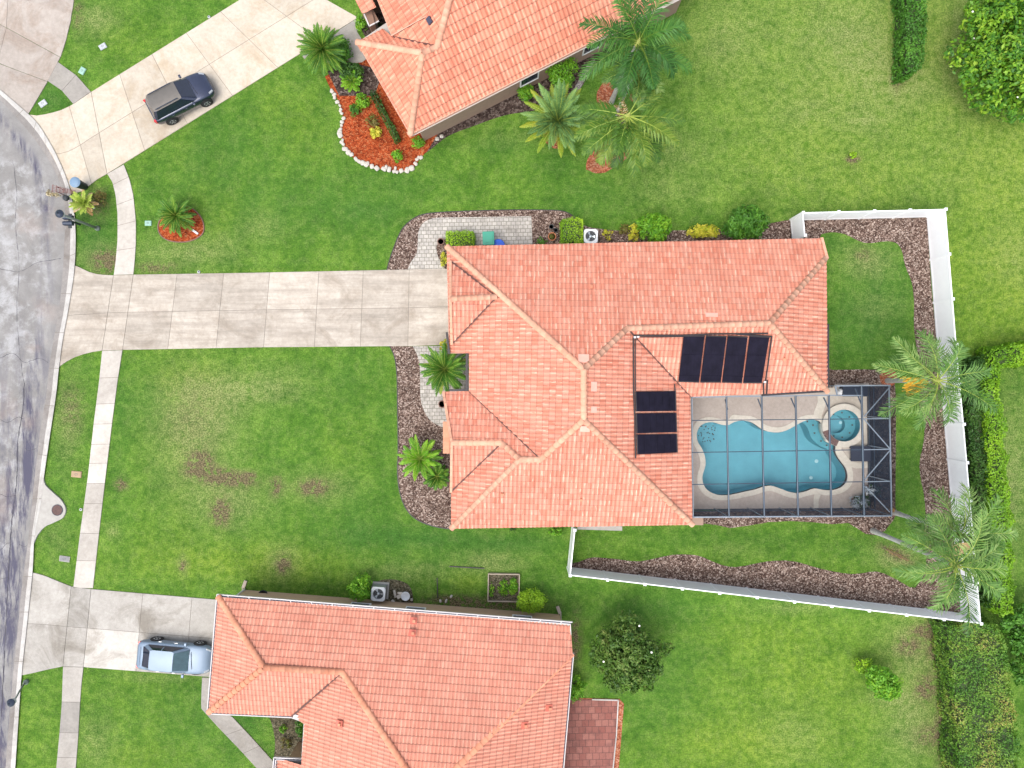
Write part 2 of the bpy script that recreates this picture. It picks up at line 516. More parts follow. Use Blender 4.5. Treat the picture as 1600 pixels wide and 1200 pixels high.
M['car_silver'] = simple('silver blue paint', (.16, .215, .29), .5, .4, var=.03, coat=.25)
M['car_side'] = simple('slate blue paint', (.42, .50, .60), .28, .4, var=.03, coat=.8)
M['tyre'] = simple('tyre', (.012, .012, .014), .8)
M['rim'] = simple('rim', (.55, .57, .6), .3, .7)
M['car_glass'] = simple('car glass', (.010, .014, .03), .06, var=.2, coat=.5)
M['windshield'] = simple('windscreen', (.035, .075, .09), .06, var=.25, coat=.5)
M['lens'] = simple('lamp lens', (.28, .30, .32), .12, coat=.5)
M['red_lens'] = simple('tail lamp', (.45, .01, .015), .2, coat=.5)
M['plaster'] = simple('pool plaster', (.20, .385, .45), .8, var=.10, scale=.8)
M['plaster_pale'] = simple('pale pool plaster', (.15, .33, .38), .8, var=.10, scale=1.2)
M['waterline'] = simple('dark brick waterline', (.13, .075, .065), .7, var=.3, scale=10)
M['fruit'] = simple('palm flower stalk', (.62, .36, .03), .8, var=.3, scale=9)
M['spathe'] = simple('palm spathe', (.62, .45, .24), .8, var=.15, scale=4)

def make_water():
    m = bpy.data.materials.new('pool water'); m.use_nodes = True
    nt = m.node_tree; nt.nodes.clear(); q = NT(nt)
    tr = q.n('ShaderNodeBsdfTransparent'); tr.inputs[0].default_value = (.74, .93, .96, 1)
    gl = q.n('ShaderNodeBsdfGlossy'); gl.inputs['Roughness'].default_value = .03
    fr = q.n('ShaderNodeFresnel'); fr.inputs['IOR'].default_value = 1.33
    bp = q.n('ShaderNodeBump'); bp.inputs['Strength'].default_value = .25; bp.inputs['Distance'].default_value = .05
    q.l(q.noise(q.coord(), 3.0, 3, .6), bp.inputs['Height'])
    q.l(bp.outputs[0], gl.inputs['Normal']); q.l(bp.outputs[0], fr.inputs['Normal'])
    mx = q.n('ShaderNodeMixShader'); q.l(fr.outputs[0], mx.inputs[0]); q.l(tr.outputs[0], mx.inputs[1]); q.l(gl.outputs[0], mx.inputs[2])
    o = q.n('ShaderNodeOutputMaterial'); q.l(mx.outputs[0], o.inputs[0])
    return m
M['water'] = make_water()

def make_screen(name, amt):
    m = bpy.data.materials.new(name); m.use_nodes = True
    nt = m.node_tree; nt.nodes.clear(); q = NT(nt)
    tr = q.n('ShaderNodeBsdfTransparent')
    df = q.n('ShaderNodeBsdfDiffuse'); df.inputs[0].default_value = (.035, .045, .065, 1)
    mx = q.n('ShaderNodeMixShader'); mx.inputs[0].default_value = amt
    q.l(tr.outputs[0], mx.inputs[1]); q.l(df.outputs[0], mx.inputs[2])
    o = q.n('ShaderNodeOutputMaterial'); q.l(mx.outputs[0], o.inputs[0])
    return m
M['screen'] = make_screen('insect screen', .10)
M['screen_wall'] = make_screen('insect screen wall', .80)

def leaf_mat(name, cols, rough=.5, trans=.25):
    m = bpy.data.materials.new(name); m.use_nodes = True
    nt = m.node_tree; q = NT(nt); b = nt.nodes['Principled BSDF']
    t = q.attr('tone').outputs['Fac']
    c = q.ramp(t, [(i/(len(cols)-1), k) for i, k in enumerate(cols)])
    q.l(c, b.inputs['Base Color']); b.inputs['Roughness'].default_value = rough
    b.inputs['Specular IOR Level'].default_value = .35
    tl = q.n('ShaderNodeBsdfTranslucent'); q.l(c, tl.inputs[0])
    mx = q.n('ShaderNodeMixShader'); mx.inputs[0].default_value = trans
    q.l(b.outputs[0], mx.inputs[1]); q.l(tl.outputs[0], mx.inputs[2])
    q.l(mx.outputs[0], nt.nodes['Material Output'].inputs[0])
    return m
M['leaf'] = leaf_mat('leaf mid green', [(.035, .12, .012), (.07, .21, .02), (.14, .33, .03)])
M['leaf_lime'] = leaf_mat('leaf bright lime', [(.13, .30, .012), (.25, .45, .02), (.38, .58, .03)])
M['leaf_lime2'] = leaf_mat('hedge lime leaf', [(.07, .19, .01), (.17, .36, .015), (.30, .50, .025)])
M['leaf_bright'] = leaf_mat('leaf fresh green', [(.06, .20, .01), (.14, .36, .02), (.30, .50, .03)])
M['leaf_dark'] = leaf_mat('leaf dark green', [(.018, .06, .012), (.045, .12, .018), (.10, .20, .03)])
M['leaf_magnolia'] = leaf_mat('magnolia leaf', [(.02, .08, .010), (.06, .19, .015), (.17, .35, .02), (.32, .46, .04)])
M['leaf_olive'] = leaf_mat('olive bronze leaf', [(.025, .07, .010), (.055, .13, .016), (.11, .20, .03), (.17, .20, .05)])
M['leaf_yellow'] = leaf_mat('croton leaf', [(.22, .36, .02), (.55, .52, .04), (.75, .65, .10)])
M['leaf_hedge_b'] = leaf_mat('hedge tan green leaf', [(.045, .14, .018), (.10, .24, .025), (.19, .33, .04), (.38, .33, .09)])
M['leaf_brown'] = leaf_mat('rusty leaf', [(.10, .06, .02), (.20, .16, .04), (.12, .20, .03)])
M['palm'] = leaf_mat('palm leaflet', [(.045, .12, .025), (.12, .25, .05), (.32, .44, .14)])
M['palm_dark'] = leaf_mat('dark palm leaflet', [(.025, .09, .015), (.05, .16, .025), (.12, .27, .04)])
M['palm_olive'] = leaf_mat('olive palm leaflet', [(.035, .10, .015), (.08, .18, .02), (.22, .30, .045)])
M['palm_yellow'] = leaf_mat('yellowing palm leaflet', [(.10, .22, .02), (.22, .33, .03), (.42, .40, .04)])
M['palm_sago'] = leaf_mat('sago leaflet', [(.03, .11, .012), (.07, .20, .018), (.18, .32, .03)])
M['palm_blue'] = leaf_mat('date palm leaflet', [(.07, .16, .04), (.15, .29, .09), (.24, .38, .10)])
M['palm_pale'] = leaf_mat('pale fan leaflet', [(.28, .40, .05), (.45, .55, .10), (.30, .40, .08)])
M['dead'] = leaf_mat('dead palm leaflet', [(.20, .10, .04), (.42, .25, .10), (.6, .50, .35)])
M['trunk'] = simple('grey palm trunk', (.40, .40, .37), .9, var=.25, scale=3, bump=.6)
M['bark'] = simple('bark', (.11, .08, .055), .95, var=.3, scale=5, bump=.6)
M['crownshaft'] = simple('palm heart', (.35, .38, .10), .7, var=.3, scale=5)
M['flower'] = simple('white flower', (.85, .82, .78), .6, var=.05)
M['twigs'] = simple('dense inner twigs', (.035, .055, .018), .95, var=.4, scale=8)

# ------------------------------------------------------------------ ground sheet
pool_x0, pool_x1 = P(1086, 0).x, P(1350, 0).x
pool_y0, pool_y1 = P(0, 788).y, P(0, 622).y
def build_ground():
    core_x = np.arange(-36, 36.01, .32); core_y = np.arange(-28, 28.01, .32)
    # snap four lines to the pool pit so that the hole has straight sides
    for arr, vals in ((core_x, (pool_x0, pool_x1)), (core_y, (pool_y0, pool_y1))):
        for v in vals:
            arr[np.argmin(abs(arr - v))] = v
    ext = np.array([40, 50, 70, 110, 200, 400, 900.])
    xs = np.concatenate([-ext[::-1], core_x, ext]); ys = np.concatenate([-ext[::-1], core_y, ext])
    X, Y = np.meshgrid(xs, ys)
    nx, ny = len(xs), len(ys)
    px = 800 + X * F / H; py = 600 - Y * F / H
    Z = np.zeros((ny, nx, 4))
    def blob(ch, x, y, rx, ry, s, ang=0.0, p=2.0):
        a = R(ang); dx = px - x; dy = py - y
        u = (dx*math.cos(a) + dy*math.sin(a)) / rx; v = (-dx*math.sin(a) + dy*math.cos(a)) / ry
        g = s * np.exp(-((u*u + v*v) ** (p/2)))
        Z[..., ch] += g
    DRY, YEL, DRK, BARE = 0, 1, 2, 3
    # right hand lawns are more yellow
    Z[..., YEL] += .55 / (1 + np.exp(-(px - 1130) / 60)) * (1/(1+np.exp((py-330)/20)) + (px > 1478)*(py < 560))
    Z[..., YEL] = np.clip(Z[..., YEL], 0, .62)
    Z[..., DRY] += .25 / (1 + np.exp(-(px - 1080) / 60)) * (1/(1+np.exp((py-340)/20)))
    for b_ in [
        (DRY, 1330, 60, 90, 70, .5), (DRY, 1130, 60, 60, 60, .45), (DRY, 1380, 120, 60, 60, .4), (DRY, 1260, 170, 60, 30, .3),
        (YEL, 1590, 420, 60, 60, .5), (DRY, 1590, 400, 50, 50, .5), (YEL, 1560, 260, 80, 60, .3), (DRY, 1500, 80, 30, 90, .5),
        (DRY, 1425, 130, 40, 30, .4), (BARE, 1403, 125, 8, 10, .8), (BARE, 1404, 50, 4, 70, .8),
        (BARE, 1332, 250, 9, 6, 1.2), (DRY, 1350, 190, 30, 14, .5),
        # front lawn of the middle house
        (DRY, 300, 680, 60, 90, .8), (DRY, 330, 640, 60, 50, .5), (DRY, 350, 610, 80, 20, .6), (BARE, 345, 745, 42, 10, 1.5, 8), (BARE, 312, 722, 18, 14, 1.2), (BARE, 345, 800, 14, 20, 1.0),
        (BARE, 490, 762, 22, 12, .95), (BARE, 432, 760, 8, 16, .8), (BARE, 190, 757, 10, 8, .8), (BARE, 388, 745, 8, 6, 1.2), (BARE, 300, 650, 40, 60, .2),
        (DRY, 430, 600, 60, 30, .5), (DRY, 360, 780, 60, 40, .7), (DRY, 500, 760, 50, 25, .6), (BARE, 443, 882, 9, 13, 1.1), (DRY, 440, 880, 25, 25, .9), (DRY, 285, 882, 9, 14, .9), (BARE, 286, 884, 6, 8, .8),
        (YEL, 380, 880, 160, 30, .5), (YEL, 300, 590, 60, 20, .5), (YEL, 250, 840, 60, 60, .3), (DRY, 175, 830, 10, 12, .8),
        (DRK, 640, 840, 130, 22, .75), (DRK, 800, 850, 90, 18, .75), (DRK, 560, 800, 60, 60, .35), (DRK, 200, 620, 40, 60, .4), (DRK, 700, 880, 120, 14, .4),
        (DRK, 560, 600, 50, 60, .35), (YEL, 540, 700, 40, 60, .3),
        # upper lawn
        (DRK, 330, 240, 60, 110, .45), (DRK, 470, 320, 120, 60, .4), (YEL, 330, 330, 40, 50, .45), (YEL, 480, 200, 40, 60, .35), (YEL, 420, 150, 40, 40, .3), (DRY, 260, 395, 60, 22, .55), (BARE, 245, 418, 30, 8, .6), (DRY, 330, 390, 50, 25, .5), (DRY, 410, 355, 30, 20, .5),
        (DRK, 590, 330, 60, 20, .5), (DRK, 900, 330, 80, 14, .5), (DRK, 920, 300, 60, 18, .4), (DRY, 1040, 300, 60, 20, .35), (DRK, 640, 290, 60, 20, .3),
        (DRK, 140, 50, 60, 60, .1), (DRY, 150, 30, 30, 22, .9), (YEL, 200, 60, 60, 40, .3), (BARE, 122, 20, 6, 30, .5), (DRK, 80, 155, 30, 30, .8),
        (DRK, 150, 370, 34, 60, .75), (BARE, 165, 408, 18, 16, 1.1), (DRY, 145, 400, 30, 20, .5), (BARE, 152, 318, 16, 24, .5),
        (DRY, 105, 660, 22, 60, .65), (BARE, 112, 640, 18, 40, .35), (DRK, 92, 800, 20, 80, .35), (DRY, 90, 840, 20, 30, .3), (DRK, 130, 575, 20, 20, .3),
        # back yard inside the fence
        (DRK, 1350, 520, 70, 60, .55), (DRK, 1300, 380, 40, 20, .5), (DRK, 1380, 440, 50, 60, .4), (DRY, 1355, 410, 40, 25, .85), (DRY, 1370, 480, 40, 20, .4), (BARE, 1348, 398, 12, 10, .5),
        (DRK, 1420, 740, 30, 120, .5), (DRK, 1150, 840, 150, 16, .35), (DRY, 1150, 860, 40, 12, .3), (DRY, 1400, 872, 34, 16, 1.1), (BARE, 1400, 865, 30, 8, .8, 25), (DRK, 1330, 860, 50, 14, .4),
        # lower right lawn; dark blobs beside the lone tree paint in its shade
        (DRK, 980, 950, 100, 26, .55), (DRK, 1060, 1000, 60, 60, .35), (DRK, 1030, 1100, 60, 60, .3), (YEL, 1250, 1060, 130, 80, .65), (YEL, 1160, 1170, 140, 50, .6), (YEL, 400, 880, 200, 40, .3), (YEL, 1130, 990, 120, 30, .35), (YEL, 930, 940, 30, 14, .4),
        (DRY, 1430, 1010, 50, 60, .85), (DRY, 1430, 1130, 50, 60, .8), (BARE, 1466, 1000, 16, 36, 1.0), (BARE, 1480, 1100, 14, 110, 1.1), (BARE, 1445, 1075, 14, 18, .9), (BARE, 1420, 1010, 20, 14, .7), (BARE, 1440, 985, 16, 8, .9), (DRY, 1240, 950, 60, 8, .6), (BARE, 1450, 1150, 20, 20, .5),
        (DRY, 1390, 1090, 40, 14, .5), (DRY, 1240, 1150, 50, 40, .4),
        # strip beside the south house
        (DRY, 640, 895, 60, 16, .5), (DRY, 770, 880, 50, 16, .8), (BARE, 780, 945, 60, 9, .8), (BARE, 700, 940, 40, 8, .8), (DRK, 840, 925, 40, 20, .5), (YEL, 730, 910, 26, 18, .6), (DRK, 600, 900, 40, 16, .4),
        (BARE, 900, 1000, 6, 40, .8), (DRY, 250, 1058, 60, 4, .7), (DRK, 300, 1100, 60, 60, .3), (DRY, 150, 1160, 30, 40, .5), (YEL, 250, 1180, 80, 20, .35), (DRK, 380, 1140, 30, 30, .7),
        (DRY, 1580, 740, 30, 120, .8), (DRK, 1590, 600, 30, 30, .3),
        (DRK, 340, 60, 60, 30, .2), (DRY, 800, 215, 60, 12, .3), (DRY, 1050, 240, 60, 40, .35), (DRK, 780, 230, 60, 16, .4), (DRK, 880, 260, 60, 22, .35),
    ]:
        blob(*b_)
    # fading mower stripes on the two front lawns
    for (x0, x1, y0, y1, ang, per, s) in ((190, 640, 120, 420, 22, 26, .16), (150, 700, 560, 920, -4, 30, .14), (110, 400, 1050, 1200, 3, 26, .14), (1300, 1440, 370, 570, 8, 22, .12)):
        a = R(ang)
        ph = (px*math.cos(a) + py*math.sin(a)) / per * math.pi
        inside = (px > x0)*(px < x1)*(py > y0)*(py < y1)
        Z[..., DRK] += s * (np.sin(ph) > 0) * inside
    Z = np.clip(Z, 0, 1.6)
    verts = np.stack([X, Y, np.zeros_like(X)], -1).reshape(-1, 3)
    idx = np.arange(nx*ny).reshape(ny, nx)
    q = np.stack([idx[:-1, :-1], idx[:-1, 1:], idx[1:, 1:], idx[1:, :-1]], -1)
    cx = (X[:-1, :-1] + X[1:, 1:]) / 2; cy = (Y[:-1, :-1] + Y[1:, 1:]) / 2
    hole = (cx > pool_x0)*(cx < pool_x1)*(cy > pool_y0)*(cy < pool_y1)
    q = q[~hole].reshape(-1, 4)
    me = bpy.data.meshes.new('lawn')
    me.vertices.add(len(verts)); me.vertices.foreach_set('co', verts.ravel())
    n = len(q)
    me.loops.add(n*4); me.loops.foreach_set('vertex_index', q.ravel().astype(np.int32))
    me.polygons.add(n); me.polygons.foreach_set('loop_start', np.arange(0, n*4, 4, dtype=np.int32)); me.polygons.foreach_set('loop_total', np.full(n, 4, dtype=np.int32))
    a = me.attributes.new('zone', 'FLOAT_COLOR', 'POINT')
    a.data.foreach_set('color', Z.reshape(-1, 4).astype(np.float32).ravel())
    me.update(calc_edges=True)
    o = link('lawn', me, M['grass'])
    tag(o, kind='structure')
build_ground()

# ------------------------------------------------------------------ road, kerb, slabs
kerb_in = [(-40, 122), (0, 156), (32, 190), (50, 212), (67, 235), (85, 265), (95, 290), (101, 320), (102, 350), (100, 395), (98, 430), (92, 487), (84, 530), (77, 575), (72, 620), (63, 675), (55, 742), (50, 790), (45, 837), (38, 890), (33, 930), (28, 985), (21, 1050), (15, 1120), (8, 1210), (3, 1270)]
kerb_out = [(-40, 108), (0, 140), (45, 179), (56, 190), (65, 202), (87, 240), (105, 282), (112, 310), (117, 345), (118, 385), (115, 430), (106, 487), (98, 530), (92, 575), (87, 620), (78, 680), (69, 742), (63, 790), (54, 837), (51, 890), (47, 930), (41, 985), (34, 1050), (29, 1120), (23, 1210), (18, 1270)]
def road():
    inn = catmull(kerb_in, 4, False)
    cols_ = [0, 1, 2, 3, 4, 5, 6, 8, 10, 14, 20, 28, 40]
    vs = []; pale = []; tar = []
    for (x, y) in inn:
        for k in cols_:
            xx = x - k*7.0
            vs.append(P(xx, y, .004))
            # tar is thick in the lower road and along the inner bend, pale patches further up
            low = 1/(1+math.exp(-(y-600)/60))
            bend = math.exp(-((xx - (x-28))/10)**2) if y < 420 else math.exp(-((xx - (x-24))/10)**2)*.8
            tar.append(min(1.5, 1.4*low*(.5+.5*math.exp(-((x-xx-20)/26)**2)) + 1.0*bend*(1.2 if y < 330 else .5)))
            pale.append(max(0, (1.0 if y > 250 else .5) * (1-math.exp(-((x-xx)/22)**2))))
    n = len(cols_); fs = []
    for i in range(len(inn)-1):
        for k in range(n-1):
            a = i*n+k
            fs.append((a, a+n, a+n+1, a+1))
    me = bpy.data.meshes.new('road'); me.from_pydata([tuple(v) for v in vs], [], fs)
    for nm, d in (('pale', pale), ('tar', tar)):
        a = me.attributes.new(nm, 'FLOAT', 'POINT'); a.data.foreach_set('value', d)
    for p in me.polygons:
        pass
    me.update()
    bm = bmesh.new(); bm.from_mesh(me); bmesh.ops.recalc_face_normals(bm, faces=bm.faces)
    if sum(f.normal.z for f in bm.faces) < 0: bmesh.ops.reverse_faces(bm, faces=bm.faces)
    bm.to_mesh(me); bm.free()
    tag(link('road', me, M['road']), kind='structure')
    # kerb: gutter pan then rounded upstand, in 3 m lengths
    def lerp(a, b, t): return (a[0]+(b[0]-a[0])*t, a[1]+(b[1]-a[1])*t)
    outl = catmull(kerb_out, 4, False)
    g = MB(); c = MB()
    L = 0; tone = .5
    for i in range(len(inn)-1):
        L += (P(*inn[i]) - P(*inn[i+1])).length
        if L > 3.0: L = 0; tone = random.random()
        def ring(j, prof): return [P(*lerp(inn[j], outl[j], t), z) for t, z in prof]
        gp = [(-.02, .0), (-.02, .010), (.52, .022)]
        cp = [(.52, .022), (.62, .07), (.74, .10), (1.0, .105), (1.02, 0.0)]
        for mbx, prof in ((g, gp), (c, cp)):
            r0, r1 = ring(i, prof), ring(i+1, prof)
            for k in range(len(prof)-1):
                mbx.poly([r0[k+1], r0[k], r1[k], r1[k+1]], tone)
    tag(g.build('gutter', M['gutter']), kind='structure')
    tag(c.build('kerb', M['curb']), kind='structure')
    j = MB()
    for i in range(2, len(inn)-1, 5):
        a = [P(*lerp(inn[i], outl[i], t), z+.004) for t, z in [(0, .01), (.52, .022), (.62, .07), (.74, .10), (1.0, .105)]]
        d = (P(*inn[i+1]) - P(*inn[i])).normalized()*.03
        for k in range(4):
            j.poly([a[k], a[k]+d, a[k+1]+d, a[k+1]], .5)
    tag(j.build('kerb_joint', M['joint']), kind='structure')
road()

def seams():
    rnd = random.Random(12)
    lines = [[(38, 598), (36, 640), (29, 680), (27, 720), (26, 752), (22, 790), (19, 810), (16, 850), (13, 900), (10, 960), (6, 1040), (2, 1120)],
             [(0, 655), (12, 660), (28, 652), (37, 655)], [(0, 772), (12, 776), (25, 774)], [(0, 905), (8, 903), (13, 902)], [(0, 560), (20, 552), (38, 566), (60, 560), (75, 566)],
             [(0, 420), (30, 424), (60, 410), (95, 404)], [(20, 250), (26, 300), (24, 350), (30, 420), (26, 480), (32, 560), (38, 600)], [(0, 860), (10, 850), (16, 848)], [(40, 700), (44, 704), (58, 700)], [(30, 850), (38, 854), (44, 850)]]
    for ln in lines:
        m = MB(); pl = catmull(ln, 7, False)
        pl = [(x + rnd.uniform(-.5, .5), y + rnd.uniform(-.5, .5)) for x, y in pl]
        for i in range(len(pl)-1):
            a, b = P(*pl[i], .0075), P(*pl[i+1], .0075); d = (b-a).normalized(); w_ = rnd.uniform(.010, .035)*(1.3 if ln is lines[0] else .5); n_ = Vector((-d.y, d.x, 0))*w_
            m.poly([a-n_, b-n_, b+n_, a+n_])
        tag(m.build('road_crack', M['tar']), kind='structure')
seams()

def interp(pl, t):
    """point at fraction t of polyline (by arc length)"""
    L = [0]
    for i in range(len(pl)-1): L.append(L[-1] + math.dist(pl[i], pl[i+1]))
    s = t*L[-1]
    for i in range(len(pl)-1):
        if s <= L[i+1] + 1e-9:
            u = (s-L[i]) / max(1e-9, L[i+1]-L[i])
            return (pl[i][0]+(pl[i+1][0]-pl[i][0])*u, pl[i][1]+(pl[i+1][1]-pl[i][1])*u)
    return pl[-1]
def slab_strip(A, B, cuts, lat=(0, 1), z=.05, mb=None, gap=.012, tones=None):
    """A, B: side polylines (photo px); cuts: fractions along; lat: fractions across"""
    mb = mb or MB(); g = gap
    base = []
    for i in range(len(cuts)-1):
        for j in range(len(lat)-1):
            t0, t1 = cuts[i], cuts[i+1]; s0, s1 = lat[j], lat[j+1]
            n = 5
            def pt(t, s):
                a, b = interp(A, t), interp(B, t)
                return P(a[0]+(b[0]-a[0])*s, a[1]+(b[1]-a[1])*s).xy
            loop = [pt(t0+(t1-t0)*k/n, s0) for k in range(n+1)] + [pt(t1-(t1-t0)*k/n, s1) for k in range(n+1)]
            lp = offset_loop([tuple(p) for p in loop], -g)
            tn = tones[(i, j)] if tones and (i, j) in tones else random.random()
            fill_poly(mb, [lp], z, .0, tn)
    outer = [P(*interp(A, k/30)).xy for k in range(31)] + [P(*interp(B, 1-k/30)).xy for k in range(31)]
    return mb, outer

JB = MB()   # filler under every joint
def slabs(name, A, B, cuts, lat, mat, z=.05, tones=None, gap=.012):
    mb, outer = slab_strip(A, B, cuts, lat, z, gap=gap, tones=tones)
    fill_poly(JB, [offset_loop([tuple(p) for p in outer], -.01)], z-.012)
    o = mb.build(name, mat)
    tag(o, kind='structure')
    return o
random.seed(3)
# main driveway: flare, crossing, then six bays
slabs('driveway', [(116, 414), (124, 417), (137, 424), (155, 429), (178, 430)], [(92, 574), (103, 566), (120, 557), (140, 551), (160, 548)], [0, 1], [0, .5, 1], M['drive'])
slabs('driveway', [(178, 430), (209, 429)], [(160, 548), (192, 547)], [0, 1], [0, .5, 1], M['drive'])
slabs('driveway', [(209, 429), (400, 426), (640, 421), (704, 420)], [(192, 547), (400, 543), (640, 541), (704, 539)],
      [0, .138, .285, .43, .585, .725, .87, 1], [0, .5, 1], M['drive'])
# north house driveway, running up to the right
U0, U1 = [(143, 144), (375, 0), (440, -40)], [(168, 272), (470, 84), (560, 28)]
slabs('driveway', [(45, 179), (60, 181), (80, 177), (100, 171), (115, 163), (143, 144)], [(108, 290), (116, 303), (127, 300), (138, 292), (152, 281), (168, 272)], [0, .62, 1], [0, .5, 1], M['drive_top'])
slabs('driveway', U0, U1, [0, .15, .32, .5, .68, .85, 1], [0, .5, 1], M['drive_top'])
slabs('path', [(470, 84), (522, 52), (560, 28)], [(478, 96), (528, 64), (575, 40)], [0, .5, 1], [0, 1], M['walk_grey'], z=.046)
slabs('path', [(522, 56), (545, 100), (566, 98)], [(552, 40), (566, 62), (576, 90)], [0, 1], [0, 1], M['walk_grey'], z=.042)
# the driveway cut by the north west corner
slabs('driveway', [(0, 143), (45, 179)], [(0, 100), (75, 128)], [0, 1], [0, 1], M['drive_nw'])
slabs('driveway', [(-60, 60), (0, 100), (75, 128)], [(-60, 10), (0, 38), (95, 90)], [0, .45, 1], [0, 1], M['drive_nw'])
slabs('driveway', [(-60, 10), (0, 38), (95, 90)], [(-60, -70), (0, -45), (112, -20)], [0, .45, 1], [0, .62, 1], M['drive_nw'])
slabs('driveway', [(95, 90), (104, 62), (112, 30)], [(60, 40), (60, 10), (60, -20)], [0, 1], [0, 1], M['drive_nw'], z=.044)
def tri_slab(name, pts, mat, z):
    mb = MB(); fill_poly(mb, [[tuple(P(*p).xy) for p in pts]], z, 0.0); o = mb.build(name, mat); tag(o, kind='structure'); return o
tri_slab('driveway', [(95, 90), (104, 62), (111, 30), (115, 8), (118, -25), (40, -25), (60, 60)], M['drive_nw'], .047)
# sidewalks
slabs('sidewalk', [(75, 127), (97, 142), (115, 163)], [(91, 97), (120, 118), (143, 144)], [0, .5, 1], [0, 1], M['walk_grey'])
slabs('sidewalk', [(168, 272), (176, 285), (181, 305), (184, 335), (184, 375), (181, 410), (178, 430)], [(194, 257), (203, 280), (209, 305), (213, 345), (213, 380), (211, 410), (209, 429)], [0, .12, .32, .52, .76, 1], [0, 1], M['walk'])
Aw = [(160, 548), (155, 598), (147, 660), (138, 742), (125, 837), (115, 918)]; Bw = [(192, 547), (184, 598), (176, 660), (166, 742), (155, 837), (146, 919)]
slabs('sidewalk', Aw, Bw, [0, .115, .225, .31, .395, .475, .56, .645, .77, .885, 1], [0, 1], M['walk'], tones={(0,0): .5, (1,0): .3, (2,0): 1.0, (3,0): 1.35, (4,0): 1.2, (5,0): 1.3, (6,0): .1, (7,0): .3, (8,0): .0})
slabs('sidewalk', [(99, 1041), (98, 1070), (97, 1100), (93, 1150), (87, 1215), (83, 1270)], [(131, 1042), (128, 1070), (126, 1095), (123, 1150), (118, 1215), (114, 1270)], [0, .24, .45, .62, .8, 1], [0, 1], M['walk_grey'], tones={(0,0): 1.6, (1,0): .2, (2,0): 1.2, (3,0): 1.4, (4,0): 1.0})
# south driveway
slabs('driveway', [(47, 893), (68, 898), (92, 908), (112, 916)], [(34, 1055), (50, 1052), (75, 1046), (99, 1041)], [0, 1], [0, .5, 1], M['drive_grey'])
slabs('driveway', [(112, 916), (143, 920)], [(99, 1041), (131, 1042)], [0, 1], [0, .5, 1], M['drive_grey'])
slabs('driveway', [(143, 920), (345, 937)], [(131, 1042), (335, 1058)], [0, .4, .78, 1], [0, .5, 1], M['drive_grey'], tones={(0, 1): 2.2})
slabs('path', [(316, 1058), (315, 1080), (314, 1106), (340, 1135), (372, 1168), (404, 1203), (430, 1232)], [(345, 1059), (345, 1080), (345, 1112), (362, 1118), (394, 1152), (428, 1190), (452, 1217)], [0, .28, .48, .66, .85, 1], [0, 1], M['walk_grey'], z=.043)
o = JB.build('expansion_joint', M['joint']); tag(o, kind='structure')
# storm drain apron
mb = MB()
fill_poly(mb, [[tuple(P(*p).xy) for p in catmull([(66, 742), (72, 757), (85, 770), (97, 781), (104, 795), (100, 808), (86, 816), (71, 823), (60, 836), (52, 850), (58, 800)], 4)]], .1, 0)
tag(mb.build('drain_apron', M['pad']), kind='structure')

# ------------------------------------------------------------------ beds
def bed(name, pts, mat, z=.02, smooth=0, holes=None, edge=None):
    lp = [tuple(P(*p).xy) for p in (catmull(pts, smooth) if smooth else pts)]
    mb = MB(); fill_poly(mb, [lp] + (holes or []), z, 0.0)
    o = mb.build(name, mat)
    tag(o, kind='structure')
    if edge:
        e = MB()
        pl = catmull(edge, 5, False)
        for i in range(len(pl)-1):
            e.bar(P(*pl[i], z+.012), P(*pl[i+1], z+.012), .05, .03, tone=.5)
        tag(e.build('bed_edging', M['pipe']), kind='structure')
    return o
front_n = [(604, 424), (608, 408), (614, 390), (622, 370), (632, 353), (650, 339), (672, 333), (720, 330), (790, 328), (850, 328), (880, 330), (896, 338), (905, 350)]
bed('mulch_bed', front_n + [(925, 356), (960, 360), (1000, 360), (1080, 360), (1130, 358), (1190, 352), (1212, 347), (1236, 343), (1240, 398), (720, 405), (704, 425)], M['mulch'], edge=front_n)
bed('mulch_bed', [(1235, 344), (1300, 343), (1448, 339), (1455, 450), (1464, 540), (1475, 660), (1485, 775), (1494, 870), (1501, 958),
    (1300, 935), (1100, 912), (887, 886), (893, 880)] + catmull([(905, 878), (925, 871), (960, 873), (1000, 877), (1050, 867), (1090, 868), (1120, 880), (1150, 886), (1200, 877), (1240, 877), (1280, 888), (1330, 897), (1370, 893), (1400, 905), (1430, 918), (1447, 880), (1444, 840), (1446, 800), (1443, 770), (1438, 745), (1437, 720), (1443, 690), (1444, 660), (1436, 630), (1440, 590), (1432, 545), (1428, 510), (1428, 470), (1424, 440), (1414, 415), (1410, 395), (1402, 381), (1385, 377), (1360, 380), (1343, 377), (1320, 366), (1300, 363), (1283, 366)], 3, False) + [(1270, 400), (1235, 400)], M['mulch'])
south_f = [(609, 541), (616, 557), (620, 585), (621, 640), (622, 700), (621, 740), (626, 775), (638, 800), (655, 814), (680, 823), (706, 827)]
bed('mulch_bed', south_f + [(740, 815), (740, 541)], M['mulch'], edge=south_f)
bed('mulch_bed', [(1078, 800), (1098, 818), (1118, 820), (1140, 825), (1165, 822), (1200, 816), (1235, 814), (1270, 816), (1300, 819), (1325, 817), (1340, 826), (1352, 834), (1366, 836), (1382, 830), (1396, 812), (1402, 800), (1392, 780), (1360, 785)], M['mulch'], 0.022)
bed('mulch_bed', [(1290, 572), (1300, 578), (1350, 577), (1378, 578), (1390, 588), (1398, 600), (1400, 625), (1391, 650), (1352, 640), (1352, 605), (1280, 610)], M['mulch'], .024)
bed('mulch_bed', [(1352, 600), (1395, 600), (1400, 640), (1399, 800), (1352, 800)], M['mulch_dark'], .012)
